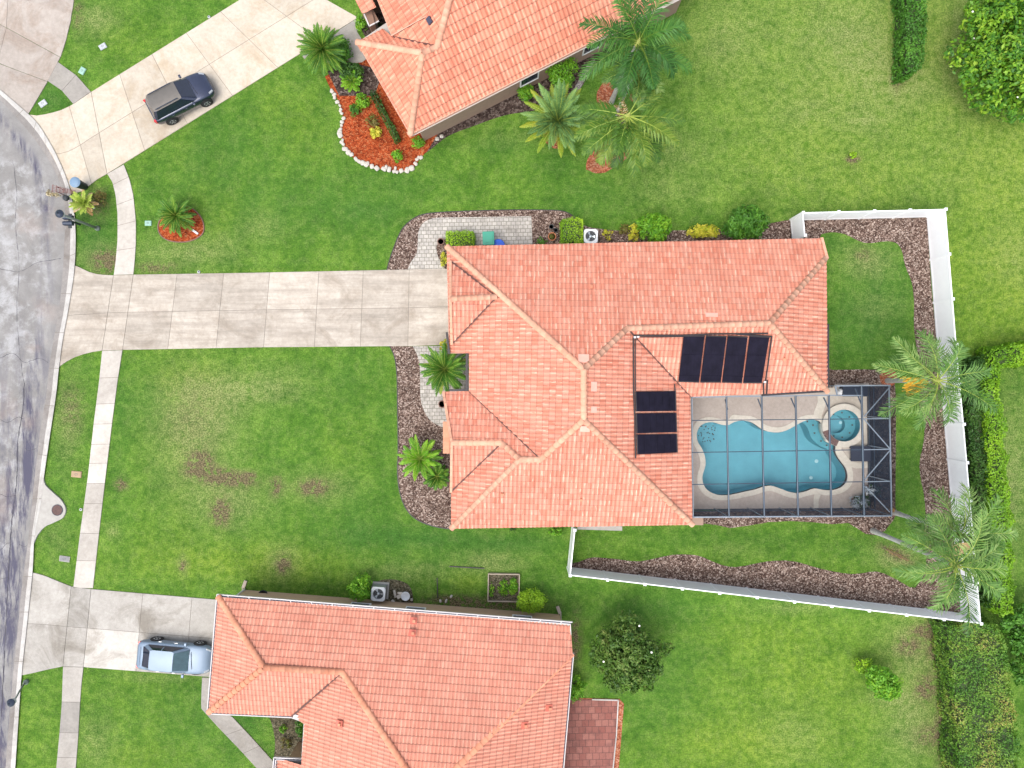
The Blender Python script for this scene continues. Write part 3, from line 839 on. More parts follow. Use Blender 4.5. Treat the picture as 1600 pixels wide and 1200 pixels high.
def ellipse(cx, cy, rx, ry, ang=0, n=28, wob=.06, seed=1):
    rnd = random.Random(seed); a = R(ang); out = []
    for k in range(n):
        t = 2*math.pi*k/n; r = 1 + rnd.uniform(-wob, wob)
        x, y = rx*r*math.cos(t), ry*r*math.sin(t)
        out.append((cx + x*math.cos(a) - y*math.sin(a), cy + x*math.sin(a) + y*math.cos(a)))
    return out
bed('mulch_ring', ellipse(1388, 590, 14, 14), M['mulch_rust'], .030)
island = catmull([(249, 345), (247, 358), (253, 370), (268, 377), (290, 378), (308, 372), (318, 362), (317, 346), (308, 332), (292, 322), (270, 326), (256, 336)], 4)
bed('mulch_island', island, M['mulch_red'], .03)
e_ = MB()
for i in range(len(island)): e_.bar(P(*island[i], .045), P(*island[(i+1) % len(island)], .045), .06, .05, tone=.5)
tag(e_.build('bed_edging', M['brown_pot']), kind='structure')
# north house beds
nb = catmull([(508, 120), (516, 138), (526, 152), (533, 170), (536, 186), (532, 202), (535, 222), (545, 240), (560, 252), (580, 261), (605, 266), (630, 268), (646, 262), (658, 246), (668, 236)], 4, False)
bed('mulch_bed', nb + [(690, 200), (600, 60), (560, 60), (540, 100)], M['mulch_red'], .028)
bed('mulch_bed', [(556, 30), (600, 15), (620, 60), (580, 75)], M['mulch_dark'], .033)
bed('mulch_bed', [(512, 112), (540, 96), (600, 110), (585, 150), (530, 150)], M['mulch_dark'], .036)
bed('mulch_bed', catmull([(655, 245), (670, 236), (700, 213), (740, 197), (790, 180), (840, 172), (880, 158), (905, 140), (925, 112), (950, 85), (975, 60)], 4, False) + [(960, 20), (640, 200)], M['mulch_dark'], .018)
bed('sand_patch', [(888, 158), (903, 146), (912, 128), (926, 102), (930, 92), (916, 104), (905, 124), (895, 142)], M['sand'], .026)
bed('mulch_ring', ellipse(956, 236, 48, 23, -42, seed=4), M['mulch_rust'], .03)
bed('mulch_ring', ellipse(946, 150, 14, 22, 10, seed=5), M['mulch_rust'], .03)
bed('mulch_ring', ellipse(870, 212, 20, 20, 10, seed=6), M['mulch_rust'], .024)
bed('mulch_ring', ellipse(995, 152, 12, 8, 0, seed=8), M['mulch_rust'], .026)
# south house beds
bed('mulch_bed', catmull([(420, 1118), (426, 1135), (430, 1160), (428, 1185)], 4, False) + [(500, 1200), (500, 1110)], M['soil'], .03)
bed('gravel_patch', catmull([(585, 913), (610, 905), (636, 912), (645, 930), (640, 950), (590, 950)], 4), M['soil'], .018)
bed('mulch_bed', [(885, 1090), (968, 1092), (975, 1100), (966, 1210), (945, 1210), (880, 1210)], M['mulch_rust'], .016)
tri_slab('patio', [(870, 1091), (966, 1094), (963, 1150), (957, 1210), (868, 1210)], M['patio'], .05)
e_ = MB()
for a, b in (((966, 1094), (963, 1150)), ((963, 1150), (957, 1210)), ((925, 1093), (966, 1094))): e_.bar(P(*a, .06), P(*b, .06), .07, .06)
tag(e_.build('patio_edging', M['curb']), kind='structure')
# paver walks by the middle house
tri_slab('paver_path', catmull([(637, 421), (642, 410), (651, 396), (653, 378), (654, 362), (662, 348), (678, 341), (700, 340)], 4, False) + [(830, 338), (833, 400), (760, 400), (712, 400), (712, 382), (700, 374)] + catmull([(688, 373), (682, 385), (685, 402), (696, 421)], 4, False), M['paver'], .035)
tri_slab('paver_path', catmull([(645, 541), (652, 555), (656, 575), (657, 620), (663, 642), (674, 658), (694, 669)], 4, False) + [(735, 668), (735, 541)], M['paver'], .035)
tri_slab('equipment_pad', [(902, 820), (972, 822), (972, 829), (902, 827)], M['pad'], .06)
tri_slab('equipment_pad', [(1068, 805), (1097, 808), (1097, 819), (1068, 819)], M['stucco'], .3)

# ------------------------------------------------------------------ roofs
TW, TC = .25, .35     # tile width, exposed length
PROF = [0.0, .022, .038, .044, .038, .022, 0.0, -.003]   # barrel then pan
def tile_poly(verts, dirn, uw=TW, cl=TC, lift=.0):
    """verts: world 3D polygon (nearly planar); dirn: unit xy downslope. returns lists V,F,UV"""
    A = np.array([[v[0], v[1], 1.0] for v in verts]); zz = np.array([v[2] for v in verts])
    a, b, c = np.linalg.lstsq(A, zz, rcond=None)[0]
    d = Vector(dirn).normalized(); e = Vector((-d.y, d.x))
    out = []
    tris = tessellate_polygon([[Vector((v[0], v[1], 0)) for v in verts]])
    for t in tris:
        T = [Vector((verts[i][0], verts[i][1])) for i in t]
        if (T[1]-T[0]).cross(T[2]-T[0]) < 0: T = [T[0], T[2], T[1]]
        us = [p.dot(e) for p in T]; vs_ = [-p.dot(d) for p in T]
        u0, u1 = math.floor(min(us)/uw)-1, math.ceil(max(us)/uw)+1
        v0, v1 = math.floor(min(vs_)/cl)-1, math.ceil(max(vs_)/cl)+1
        npf = len(PROF)
        ucoord = []; uh = []; uu = []
        for k in range(u0, u1+1):
            for j in range(npf):
                ucoord.append((k + j/npf)*uw); uh.append(PROF[j]); uu.append(k + j/npf)
        rows = []
        for k in range(v0, v1+1):
            rows.append((k*cl, .024, k+.0005)); rows.append(((k+1)*cl - .004, .0, k+.9995))
        bm = bmesh.new(); uvl = bm.loops.layers.uv.new('UVMap')
        grid = []
        for (v, hz, vv) in rows:
            r = []
            for u, h in zip(ucoord, uh):
                x = e.x*u - d.x*v; y = e.y*u - d.y*v
                r.append(bm.verts.new((x, y, a*x + b*y + c + h + hz + lift)))
            grid.append(r)
        for i in range(len(rows)-1):
            va, vb = rows[i][2], rows[i+1][2]
            if i % 2 == 1: vb = va = rows[i+1][2]
            for j in range(len(ucoord)-1):
                f = bm.faces.new((grid[i][j], grid[i][j+1], grid[i+1][j+1], grid[i+1][j]))
                # keep u inside the same tile for the last segment
                for lp, (uu_, vv_) in zip(f.loops, ((uu[j], va), (uu[j]+1/npf-.0005, va), (uu[j]+1/npf-.0005, vb), (uu[j], vb))):
                    lp[uvl].uv = (uu_, vv_)
        for i in range(3):
            p, q_ = T[i], T[(i+1) % 3]
            ed = q_-p
            nrm = Vector((ed.y, -ed.x, 0)).normalized()
            bmesh.ops.bisect_plane(bm, geom=bm.verts[:]+bm.edges[:]+bm.faces[:], plane_co=(p.x, p.y, 0), plane_no=nrm, clear_outer=True, dist=1e-5)
        if bm.faces and bm.faces[:][0].normal.z < 0 and sum(f.normal.z for f in bm.faces) < 0:
            bmesh.ops.reverse_faces(bm, faces=bm.faces[:])
        out.append(bm)
    base = bmesh.new(); base.loops.layers.uv.new('UVMap')
    me = bpy.data.meshes.new('tmp')
    acc = bmesh.new()
    for bm in out:
        bm.normal_update()
        bm.to_mesh(me); acc.from_mesh(me); bm.free()
    bpy.data.meshes.remove(me); base.free()
    return acc

def fit_heights(V, polys, fixed, iters=300):
    """V: name -> [px,py,z]; move free heights so that every roof plane is flat"""
    z0 = {k: v[2] for k, v in V.items()}
    for _ in range(iters):
        pred = {k: [] for k in V}
        for names in polys:
            pts = [P(*V[n]) for n in names]
            A = np.array([[p.x, p.y, 1.0] for p in pts]); zz = np.array([p.z for p in pts])
            s = np.linalg.lstsq(A, zz, rcond=None)[0]
            for n, p in zip(names, pts): pred[n].append(s @ np.array([p.x, p.y, 1.0]))
        for k in V:
            if k in fixed or not pred[k]: continue
            V[k][2] = .9*float(np.mean(pred[k])) + .1*z0[k]
    return V

def seg_caps(mb, a, b, r=.17, step=.40, lift=.05):
    a = Vector(a); b = Vector(b); L = (b-a).length
    n = max(1, round(L/step)); d = (b-a).normalized()
    side = d.cross(Vector((0, 0, 1))).normalized(); up = side.cross(d).normalized()
    for i in range(n):
        p0 = a + d*(L*i/n) ; p1 = a + d*(L*(i+1)/n + .03)
        r0, r1 = r*1.08, r*.92
        vs = []
        for p, rr in ((p0, r0), (p1, r1)):
            for k in range(7):
                t = math.pi*k/6
                vs.append(p + side*math.cos(t)*rr + up*(math.sin(t)*rr*.75 + lift) + Vector((0, 0, -.04)))
        fs = [(k, k+1, k+8, k+7) for k in range(6)] + [(0, 1, 2, 3, 4, 5, 6)]
        mb.faces(vs, fs)

def house(root, V, planes, ridges, valleys, tile, cap, fixed, caps_r=.17, tw=TW, tcl=TC, lifts=None):
    fit_heights(V, [p[0] for p in planes], fixed)
    G = {k: P(*v) for k, v in V.items()}
    roof = None
    accs = bmesh.new(); me = bpy.data.meshes.new('roof')
    for i, (names, ang) in enumerate(planes):
        d = (math.cos(R(ang)), math.sin(R(ang)))
        acc = tile_poly([G[n] for n in names], d, tw, tcl, (lifts or {}).get(i, 0.0))
        acc.to_mesh(me); accs.from_mesh(me); acc.free()
    me2 = bpy.data.meshes.new('roof'); accs.to_mesh(me2); accs.free()
    roof = link('roof', me2, tile, root)
    for a, b in ridges:
        rc = MB(); seg_caps(rc, G[a] if isinstance(a, str) else P(*a), G[b] if isinstance(b, str) else P(*b), caps_r)
        rc.build('ridge_cap', cap, roof, True)
    rnd = random.Random(5)
    for a, b in valleys:
        vm = MB()
        A, B = G[a] if isinstance(a, str) else P(*a), G[b] if isinstance(b, str) else P(*b)
        n = max(2, int((B-A).length/.3))
        for i in range(n):
            p, q_ = A.lerp(B, i/n), A.lerp(B, (i+1)/n)
            vm.bar(p+Vector((0, 0, .062)), q_+Vector((0, 0, .062)), rnd.uniform(.05, .12), .03)
        vm.build('valley', M['valley'], roof)
    return G, roof

def wall_ring(loop, z0, z1, mb):
    n = len(loop)
    for i in range(n):
        a, b = loop[i], loop[(i+1) % n]
        mb.poly([(a[0], a[1], z0), (b[0], b[1], z0), (b[0], b[1], z1), (a[0], a[1], z1)])

def eaves(root, roof, loop3, wallmat, fmat, over=.5, drop=.24, skip=(), wall_top=None, soff=True):
    """fascia along the roof outline, soffit, and walls inset under it"""
    f = MB(); s = MB(); wm = MB()
    lp = [(p.x, p.y) for p in loop3]
    ins = offset_loop(lp, -over)
    inn2 = offset_loop(lp, -.02)
    n = len(lp)
    for i in range(n):
        if i in skip: continue
        a, b = loop3[i], loop3[(i+1) % n]
        a2 = Vector((inn2[i][0], inn2[i][1], a.z)); b2 = Vector((inn2[(i+1) % n][0], inn2[(i+1) % n][1], b.z))
        f.bar(a2 - Vector((0, 0, drop/2)), b2 - Vector((0, 0, drop/2)), .035, drop)
    zs = min(p.z for p in loop3) - drop + .02
    for i in range(n):
        a, b = loop3[i], loop3[(i+1) % n]
        j = (i+1) % n
        s.poly([(inn2[i][0], inn2[i][1], a.z-drop+.02), (inn2[j][0], inn2[j][1], b.z-drop+.02), (ins[j][0], ins[j][1], b.z-drop+.02), (ins[i][0], ins[i][1], a.z-drop+.02)])
        wm.poly([(ins[i][0], ins[i][1], 0), (ins[j][0], ins[j][1], 0), (ins[j][0], ins[j][1], b.z-drop+.03), (ins[i][0], ins[i][1], a.z-drop+.03)])
    f.build('fascia', fmat, roof)
    if soff: s.build('soffit', M['soffit'], roof)
    w_ = wm.build('wall', wallmat, root)
    return ins, w_

def wall_window(root, wall, a, b, t, wd, z0, z1, name='window', mat=None, sill=True):
    """window on wall segment a->b at fraction t"""
    a = Vector((a[0], a[1], 0)); b = Vector((b[0], b[1], 0)); d = (b-a).normalized()
    nrm = Vector((d.y, -d.x, 0))
    c = a.lerp(b, t) ; zc = (z0+z1)/2; ang = math.atan2(d.y, d.x)
    m1 = MB(); m1.box(c + nrm*.03 + Vector((0, 0, zc)), (wd, .03, z1-z0), ang)
    pane = m1.build(name, mat or M['glass'], root)
    m2 = MB()
    for s in (-1, 1):
        m2.box(c + nrm*.05 + d*s*(wd/2+.035) + Vector((0, 0, zc)), (.07, .08, z1-z0+.14), ang)
        m2.box(c + nrm*.05 + Vector((0, 0, zc + s*((z1-z0)/2+.035))), (wd, .08, .07), ang)
    m2.build('frame', M['frame_white'], pane)
    return pane

def garage_door(root, a, b, t, wd, h):
    a = Vector((a[0], a[1], 0)); b = Vector((b[0], b[1], 0)); d = (b-a).normalized()
    nrm = Vector((d.y, -d.x, 0)); c = a.lerp(b, t); ang = math.atan2(d.y, d.x)
    m1 = MB()
    for k in range(4):
        m1.box(c + nrm*.04 + Vector((0, 0, h*(k+.5)/4)), (wd, .04, h/4-.02), ang)
    return m1.build('garage_door', M['frame_white'], root)

# ---- middle house
mh = empty('house', P(990, 600), 0, 'large salmon tiled house in the middle, with black solar mats on its roof', 'house')
def C0(px, py): return [px, py, 0]
V = {
 'A': [698, 385, 2.55], 'B': [1283, 372, 2.55], 'Bc': [1291, 402, 3.0], 'E': [1293, 612, 3.0], 'Q': [1078, 620, 3.0], 'S': [1082, 820, 3.0], 'SW': [705, 826, 2.6],
 'J1': [912, 577, 5.9], 'J2': [912, 656, 5.9], 'K': [980, 513, 4.9], 'L': [1203, 505, 4.9],
 'T': [845, 718, 4.6], 'U': [812, 718, 4.6], 'X': [784, 692, 3.9], 'Y': [706, 692, 3.9], 'Z1': [693, 612, 2.6], 'Z2': [733, 611, 2.6], 'W1': [733, 552, 2.9], 'W2': [701, 552, 2.6],
 'Yw': [705, 768, 2.6],
 'G1': [704, 408, 2.75], 'G2': [704, 467, 3.9], 'G3': [776, 464, 3.9], 'G4': [706, 538, 2.75],
}
def make_root_children(root):
    """geometry is in world coordinates: keep children there"""
    bpy.context.view_layer.update()
    inv = Matrix.Translation(root.location).inverted() if root.rotation_euler.z == 0 else root.matrix_world.inverted()
    for ch in root.children:
        ch.matrix_parent_inverse = inv
planes = [
 (['A', 'B', 'Bc', 'L', 'K', 'J1'], 88.7),
 (['Bc', 'E', 'L'], -1.3),
 (['K', 'L', 'E', 'Q'], -91.3),
 (['J1', 'K', 'Q', 'S', 'J2'], -1.3),
 (['SW', 'U', 'T', 'J2', 'S'], -91.3),
 (['A', 'J1', 'J2', 'T', 'Z2', 'W1', 'W2'], 178.7),
 (['Z1', 'Z2', 'T', 'U', 'X', 'Y'], 88.7),
 (['SW', 'Yw', 'X', 'U'], 178.7),
 (['Y', 'X', 'Yw'], -91.3),
 (['G1', 'G2', 'G3'], 88.7),
 (['G2', 'G4', 'G3'], -91.3),
]
ridges = [('A', 'J1'), ('J1', 'J2'), ('J1', 'K'), ('K', 'L'), ('L', 'Bc'), ('L', 'E'), ('J2', 'S'), ('J2', 'T'), ('T', 'U'), ('U', 'X'), ('X', 'Y'), ('SW', 'U'), ('G2', 'G3')]
valleys = [('Z2', 'T'), ('Yw', 'X'), ('G1', 'G3'), ('G4', 'G3'), ('K', 'Q')]
G, roof = house(mh, V, planes, ridges, valleys, M['tile_main'], M['cap'], {'A', 'Bc', 'B', 'E', 'Q', 'S', 'SW', 'Z1', 'W2', 'W1', 'G1', 'G4'}, lifts={9: .02, 10: .02})
outl = [G[k] for k in ('A', 'W2', 'W1', 'Z2', 'Z1', 'Y', 'Yw', 'SW', 'S', 'Q', 'E', 'Bc', 'B')]
ol = [Vector((p.x, p.y, 2.75)) for p in outl]
for i, k in enumerate(('A', 'W2', 'W1', 'Z2', 'Z1', 'Y', 'Yw', 'SW', 'S', 'Q', 'E', 'Bc', 'B')): ol[i].z = min(G[k].z, 3.0) - .02
ins, wl = eaves(mh, roof, ol, M['stucco'], M['fascia_pink'], .45, .2)
# gable ends, windows, doors
for a, b, c in (('G1', 'G4', 'G2'), ('Z1', 'Yw', 'Y')):
    gm = MB(); s = Vector((.14, 0, -.03)); gm.poly([G[a]+s, G[b]+s, G[c]+s])
    gm.build('gable_wall', M['stucco'], mh)
# barge tiles along the gable fronts
for a, b in (('Z1', 'Y'), ('Y', 'Yw'), ('G1', 'G2'), ('G2', 'G4'), ('B', 'Bc')):
    bt = MB(); A_, B_ = G[a], G[b]; n = max(2, int((B_-A_).length/.35))
    for i in range(n):
        p, q_ = A_.lerp(B_, i/n), A_.lerp(B_, (i+1)/n+.01)
        bt.bar(p+Vector((0, 0, .07)), q_+Vector((0, 0, .07)), .15, .10)
    bt.build('barge_tile', M['cap'], roof)
sm = MB()   # small stepped roof lip over the front window
for k in range(8):
    p = P(697.5, 662+k*6.2, 2.75); sm.box(p, (.40, .24, .07), R(-1.3))
sm.build('window_awning', M['cap_dark'], mh)
garage_door(mh, ins[0], ins[1], .42, 4.9, 2.15)
wall_window(mh, wl, ins[5], ins[6], .5, 1.6, .8, 2.1)
wall_window(mh, wl, ins[2], ins[3], .5, 1.1, .05, 2.1, 'door', M['door'])
for t in (.25, .55, .85): wall_window(mh, wl, ins[12], ins[0], t, 1.1, 1.0, 2.1)
for t in (.2, .5, .8): wall_window(mh, wl, ins[7], ins[8], t, 1.2, 1.0, 2.1)
wall_window(mh, wl, ins[8], ins[9], .5, 3.4, .05, 2.1); wall_window(mh, wl, ins[9], ins[10], .4, 3.0, .05, 2.1); wall_window(mh, wl, ins[10], ins[11], .5, 1.4, .9, 2.1)
# gutters in dark aluminium
for pa, pb in (((702, 553, 2.6), (698, 519, 2.6)), ((729.5, 552, 2.85), (729.5, 611, 2.85)), ((1293.5, 506, 2.98), (1293.5, 606, 2.98)), ((1190, 617.5, 3.0), (1293, 611, 3.05)), ((702, 609.5, 2.7), (731, 609.5, 2.7))):
    gt = MB(); gt.bar(P(*pa), P(*pb), .12, .10); gt.build('gutter', M['pipe'], roof)
rp = MB()
for (x, y) in ((1112, 492), (918, 562), (918, 603), (918, 668)):
    pass
# pale replacement tiles and vents seen on the roof
def on_plane(G, names, px, py, lift=0.0):
    A = np.array([[G[n].x, G[n].y, 1.0] for n in names]); zz = np.array([G[n].z for n in names])
    a, b, c = np.linalg.lstsq(A, zz, rcond=None)[0]
    z = 3.0
    for _ in range(20):
        p = P(px, py, z); z = a*p.x + b*p.y + c + lift
    return P(px, py, z), Vector((-a, -b, 1)).normalized()
def roof_patch(root, G, names, px, py, w_, h_, ang, mat, name='roof_vent', th=.06, lift=.07):
    p, nrm = on_plane(G, names, px, py, lift)
    q_ = Vector((0, 0, 1)).rotation_difference(nrm).to_matrix()
    m = MB(); mm = q_ @ Matrix.Rotation(R(ang), 3, 'Z')
    m.box((0, 0, 0), (w_, h_, th)); m.v = [tuple(p + mm @ Vector(v)) for v in m.v]
    return m.build(name, mat, root)
M['pink_patch'] = simple('new pink flashing', (.66, .34, .27), .7, var=.08)
NP = ['A', 'B', 'Bc', 'L', 'K', 'J1']; EP = ['J1', 'K', 'Q', 'S', 'J2']; WP = ['A', 'J1', 'J2', 'T', 'Z2']; SP = ['SW', 'U', 'T', 'J2', 'S']; TP = ['K', 'L', 'E', 'Q']
for nm, x, y, a_, b_ in ((NP, 1112, 492, .7, .25), (NP, 912, 560, .6, .5), (EP, 928, 604, .35, .55), (EP, 928, 640, .35, .35), (SP, 914, 670, .55, .35)):
    roof_patch(mh, G, nm, x, y, a_, b_, -1.3, M['pink_patch'])
for nm, x, y in ((NP, 924, 448), (NP, 1077, 418), (TP, 1272, 573), (TP, 1225, 561), (SP, 785, 772), (SP, 908, 781)):
    roof_patch(mh, G, nm, x, y, .16, .16, -1.3, M['cap_dark'], th=.14)
# solar mats: black panels of flat collector on two roof planes, and their pipes
MG = G
def quad_panel(name, G, names, pts, mat, root, th=.04, lift=.11, rib=6):
    W = [on_plane(G, names, x, y, lift)[0] for x, y in pts]; nrm = on_plane(G, names, *pts[0], lift)[1]
    m = MB(); up = nrm*th
    for i in range(rib):
        a0, a1 = i/rib, (i+.97)/rib
        q_ = [W[0].lerp(W[1], a0), W[0].lerp(W[1], a1), W[3].lerp(W[2], a1), W[3].lerp(W[2], a0)]
        m.faces(q_ + [p+up for p in q_], [(4, 5, 6, 7), (0, 1, 5, 4), (1, 2, 6, 5), (2, 3, 7, 6), (3, 0, 4, 7)])
    return m.build(name, mat, root), W
M['solar_line'] = simple('mat strap', (.03, .03, .04), .7)
panels = [([(1068, 525), (1101, 525), (1092, 597), (1060, 596)], TP, 'leftmost of the four black solar mats in the row below the ridge'),
          ([(1103, 525), (1135, 526), (1126, 597), (1094, 597)], TP, 'second from left of the four black solar mats on the pool side roof'),
          ([(1137, 525), (1168, 527), (1159, 598), (1128, 597)], TP, 'third from left of the four black solar mats on the pool side roof'),
          ([(1171, 525), (1202, 527), (1190, 598), (1161, 598)], TP, 'rightmost of the four black solar mats, beside the long pipe'),
          ([(993, 612), (1055, 611), (1056, 642), (994, 643)], EP, 'topmost of the three black solar mats left of the pool'),
          ([(994, 646), (1056, 645), (1057, 675), (995, 677)], EP, 'middle one of the three black solar mats left of the pool'),
          ([(995, 679), (1057, 678), (1058, 707), (996, 710)], EP, 'lowest of the three black solar mats left of the pool')]
for pts, nm, lab in panels:
    r = empty('solar_mat', on_plane(MG, nm, *pts[0])[0], 0, lab, 'solar panel', 'black solar pool heating mats on the middle roof')
    o, Wp = quad_panel('collector', MG, nm, pts, M['solar'], r)
    vert = nm is TP
    for t in ((.4, .86) if vert else (.47, .92)):
        a, b = (Wp[0].lerp(Wp[3], t), Wp[1].lerp(Wp[2], t)) if vert else (Wp[0].lerp(Wp[1], t), Wp[3].lerp(Wp[2], t))
        st = MB(); st.bar(a+Vector((0, 0, .06)), b+Vector((0, 0, .06)), .03, .02); st.build('strap', M['solar'], r)
    if vert:
        ends = ((0, 1), (3, 2))
    else:
        ends = ((0, 3), (1, 2))
    for i, j in ends:
        hd = MB(); hd.tube([Wp[i]+Vector((0, 0, .03)), Wp[j]+Vector((0, 0, .03))], .04, 6); hd.build('header_pipe', M['pipe'], r)
    make_root_children(r)
pr = empty('solar_pipework', on_plane(MG, EP, 992, 560)[0], 0, 'long black pipe run joining the solar mats around the roof valley', 'pipe')
pm_ = MB()
def pl_(names, pts, r=.045):
    pm_.tube([on_plane(MG, names, x, y, .14)[0] for x, y in pts], r, 6)
pl_(TP, [(990, 524), (1066, 524), (1110, 522), (1200, 521)]); pl_(TP, [(1000, 526.5), (1068, 526)], .03); pl_(TP, [(1150, 522), (1206, 526)])
pl_(EP, [(989.5, 527), (990, 610), (992, 660), (993, 716)]); pl_(EP, [(992.5, 529), (993, 611)], .03)
pl_(TP, [(1206, 525), (1200, 570), (1196, 596)]); pl_(TP, [(1199, 594), (1198, 616)]); pl_(TP, [(1193, 598), (1193, 617)])
pl_(EP, [(1054, 600), (1055, 611)], .035)
pm_.build('pipe_run', M['pipe'], pr)
for x, y in ((992, 527), (997, 526), (1195, 597)):
    vm_ = MB(); vm_.box(on_plane(MG, EP if x < 1100 else TP, x, y, .2)[0], (.12, .10, .1)); vm_.build('valve', M['white'], pr)
make_root_children(pr)
make_root_children(mh)

# ---- north house
th_ = empty('house', P(800, 60), 0, 'salmon tiled house at the top edge with tan side wall and orange mulch bed', 'house')
V = {
 'a': [558, 66, 2.9], 'b': [660, 83, 4.7], 'c': [683, 73, 4.7], 'd': [641, 210, 2.9], 'e': [935, 60, 2.9], 'e2': [1105, -32, 2.9],
 'f': [702, 0, 6.1], 'f2': [709, -28, 6.6], 'f3': [930, -150, 6.6],
 'g': [612, 58, 3.2], 'h': [598, 44, 2.9], 'k': [668, 27, 4.5], 'l': [676, -5, 5.0],
 'm': [590, 0, 3.2], 'n': [570, -45, 3.2], 'o': [690, -60, 5.2],
}
V['l'] = [690, -60, 6.0]
planes = [
 (['a', 'b', 'd'], 208.0),
 (['d', 'b', 'c', 'f', 'f2', 'f3', 'e2', 'e'], -62.0),
 (['a', 'h', 'g', 'c', 'b'], 118.0),
 (['g', 'k', 'l', 'f2', 'f', 'c'], 208.0),
]
ridges = [('a', 'b'), ('b', 'd'), ('b', 'c'), ('c', 'f'), ('f', 'f2')]
valleys = [('g', 'c')]
G, roof = house(th_, V, planes, ridges, valleys, M['tile_top'], M['cap'], {'a', 'd', 'e', 'e2', 'h'}, .18, .26, .41)
# upper entry gable whose near plane overlaps the hip below it
V2 = {'m': [588, -6, 3.4], 'g': [613, 58, 3.4], 'k': [669, 27, 4.1], 'k2': [684, 3, 4.6], 'n': [560, -70, 3.4], 'o': [650, -100, 4.9]}
fit_heights(V2, [['m', 'g', 'k', 'k2', 'o', 'n']], {'m', 'g', 'n'})
G2_ = {k: P(*v) for k, v in V2.items()}
acc = tile_poly([G2_[n] for n in ('m', 'g', 'k', 'k2', 'o', 'n')], (math.cos(R(208)), math.sin(R(208))), .26, .41, .12)
me = bpy.data.meshes.new('upper_roof'); acc.to_mesh(me); acc.free()
ur = link('upper_roof', me, M['tile_top'], th_)
acc = tile_poly([P(548, -14, 2.9), P(566, 22, 2.9), P(588, 12, 3.25), P(570, -24, 3.25)], (math.cos(R(208)), math.sin(R(208))), .26, .41, 0)
me = bpy.data.meshes.new('porch_roof'); acc.to_mesh(me); acc.free()
link('porch_roof', me, M['tile_top'], th_)
eb = MB()
eb.bar(G2_['g']+Vector((0, 0, .03)), G2_['k']+Vector((0, 0, .03)), .05, .34); eb.bar(G2_['g'], G2_['m'], .06, .2)
eb.build('barge_board', M['fascia_pink'], ur)
pb = MB(); pb.box(P(579.5, 28, 2.5), (.68, .84, .1), R(28)); pb.box(P(579, 30, 1.2), (.5, .6, 2.3), R(28))
pb.build('entry_column', simple('brown stucco', (.20, .12, .085), .9), th_)
eb = MB()
for a, b in (((569, 22), (577, 41)), ((577, 41), (592, 33))): eb.bar(P(*a, 2.58), P(*b, 2.58), .07, .06)
eb.build('column_trim', M['fascia'], th_)
roof_patch(th_, G, ['g', 'k', 'l', 'f2', 'f', 'c'], 671, 32, .28, .40, 28, M['gutter_dark'], 'skylight', .12, .1)
fz = MB()
for a, b in (('a', 'd'), ('d', 'e'), ('e', 'e2')):
    fz.bar(G[a]-Vector((0, 0, .10)), G[b]-Vector((0, 0, .10)), .05, .2)
fz.build('fascia', M['fascia_pink'], roof)
for (x0, y0), (x1, y1) in (((637, 206), (642, 214)), ((558, 66), (566, 80))):
    bt = MB(); bt.bar(P(x0, y0, 2.85), P(x1, y1, 2.85), .16, .1); bt.build('barge_tile', M['cap_dark'], roof)
# walls (base read from the picture where it shows)
d1 = (P(935, 60, 2.9)-P(641, 210, 2.9)).xy.normalized()
n1 = Vector((-d1.y, d1.x))
def off(p, du, dn): return (p.x + d1.x*du + n1.x*dn, p.y + d1.y*du + n1.y*dn)
c0 = P(645, 210, 2.9)
wlp = [off(c0, .55, .42), off(c0, 18.5, .42), off(c0, 18.5, 9), off(c0, 1.5, 9), off(c0, .55, 5.2)]
wm = MB(); wall_ring(wlp, 0, 2.72, wm)
wl = wm.build('wall', M['stucco'], th_)
sf = MB(); sf.poly([(*off(c0, -.1, -.02), 2.70), (*off(c0, 19, -.02), 2.70), (*off(c0, 19, 9), 2.70), (*off(c0, -.1, 6.5), 2.70)][::-1]); sf.build('soffit', M['soffit'], th_)
Lw = 17.95
for px_, py_ in ((821.5, 110), (919.5, 59)):
    p = P(px_, py_, 1.55); u = (p.xy - Vector(wlp[0])).dot(d1)/Lw
    wall_window(th_, wl, wlp[0], wlp[1], u, 1.15, .95, 2.05)
wall_window(th_, wl, wlp[4], wlp[0], .5, 1.6, .8, 2.0)
make_root_children(th_)

# ---- south house
sh = empty('house', P(620, 1080), 0, 'orange tiled house at the bottom edge with silver car and brick patio beside it', 'house')
V = {
 'a': [341, 932, 3.0], 'b': [892, 975, 3.0], 'c': [894, 1021, 3.05], 'c2': [868, 1320, 3.05], 'd': [326, 1113, 3.0], 'e': [456, 1119, 3.0],
 'f': [412, 1043, 4.6], 'g': [535, 1050, 4.6], 'h': [665, 1248, 6.6], 'h2': [655, 1330, 6.6], 'i': [478, 1127, 3.0], 'j': [474, 1189, 3.0], 'k': [430, 1187, 3.0], 'l': [418, 1330, 3.0],
}
planes = [
 (['a', 'b', 'c', 'h', 'g', 'f'], 85.6),
 (['a', 'f', 'd'], 175.6),
 (['d', 'f', 'g', 'e'], -94.4),
 (['e', 'g', 'h', 'h2', 'l', 'k', 'j', 'i'], 175.6),
 (['c', 'c2', 'h2', 'h'], -4.4),
]
ridges = [('a', 'f'), ('f', 'd'), ('f', 'g'), ('g', 'h'), ('c', 'h'), ('h', 'h2')]
G, roof = house(sh, V, planes, ridges, [('e', 'g')], M['tile_south'], M['cap_dark'], {'a', 'b', 'c', 'c2', 'd', 'e', 'i', 'j', 'k', 'l'}, .18, .22, .37)
SG = G
ol = [Vector((G[k].x, G[k].y, 2.98)) for k in ('a', 'd', 'e', 'i', 'j', 'k', 'l', 'c2', 'c', 'b')]
ins, wl = eaves(sh, roof, ol, M['stucco_s'], M['fascia'], .48, .2)
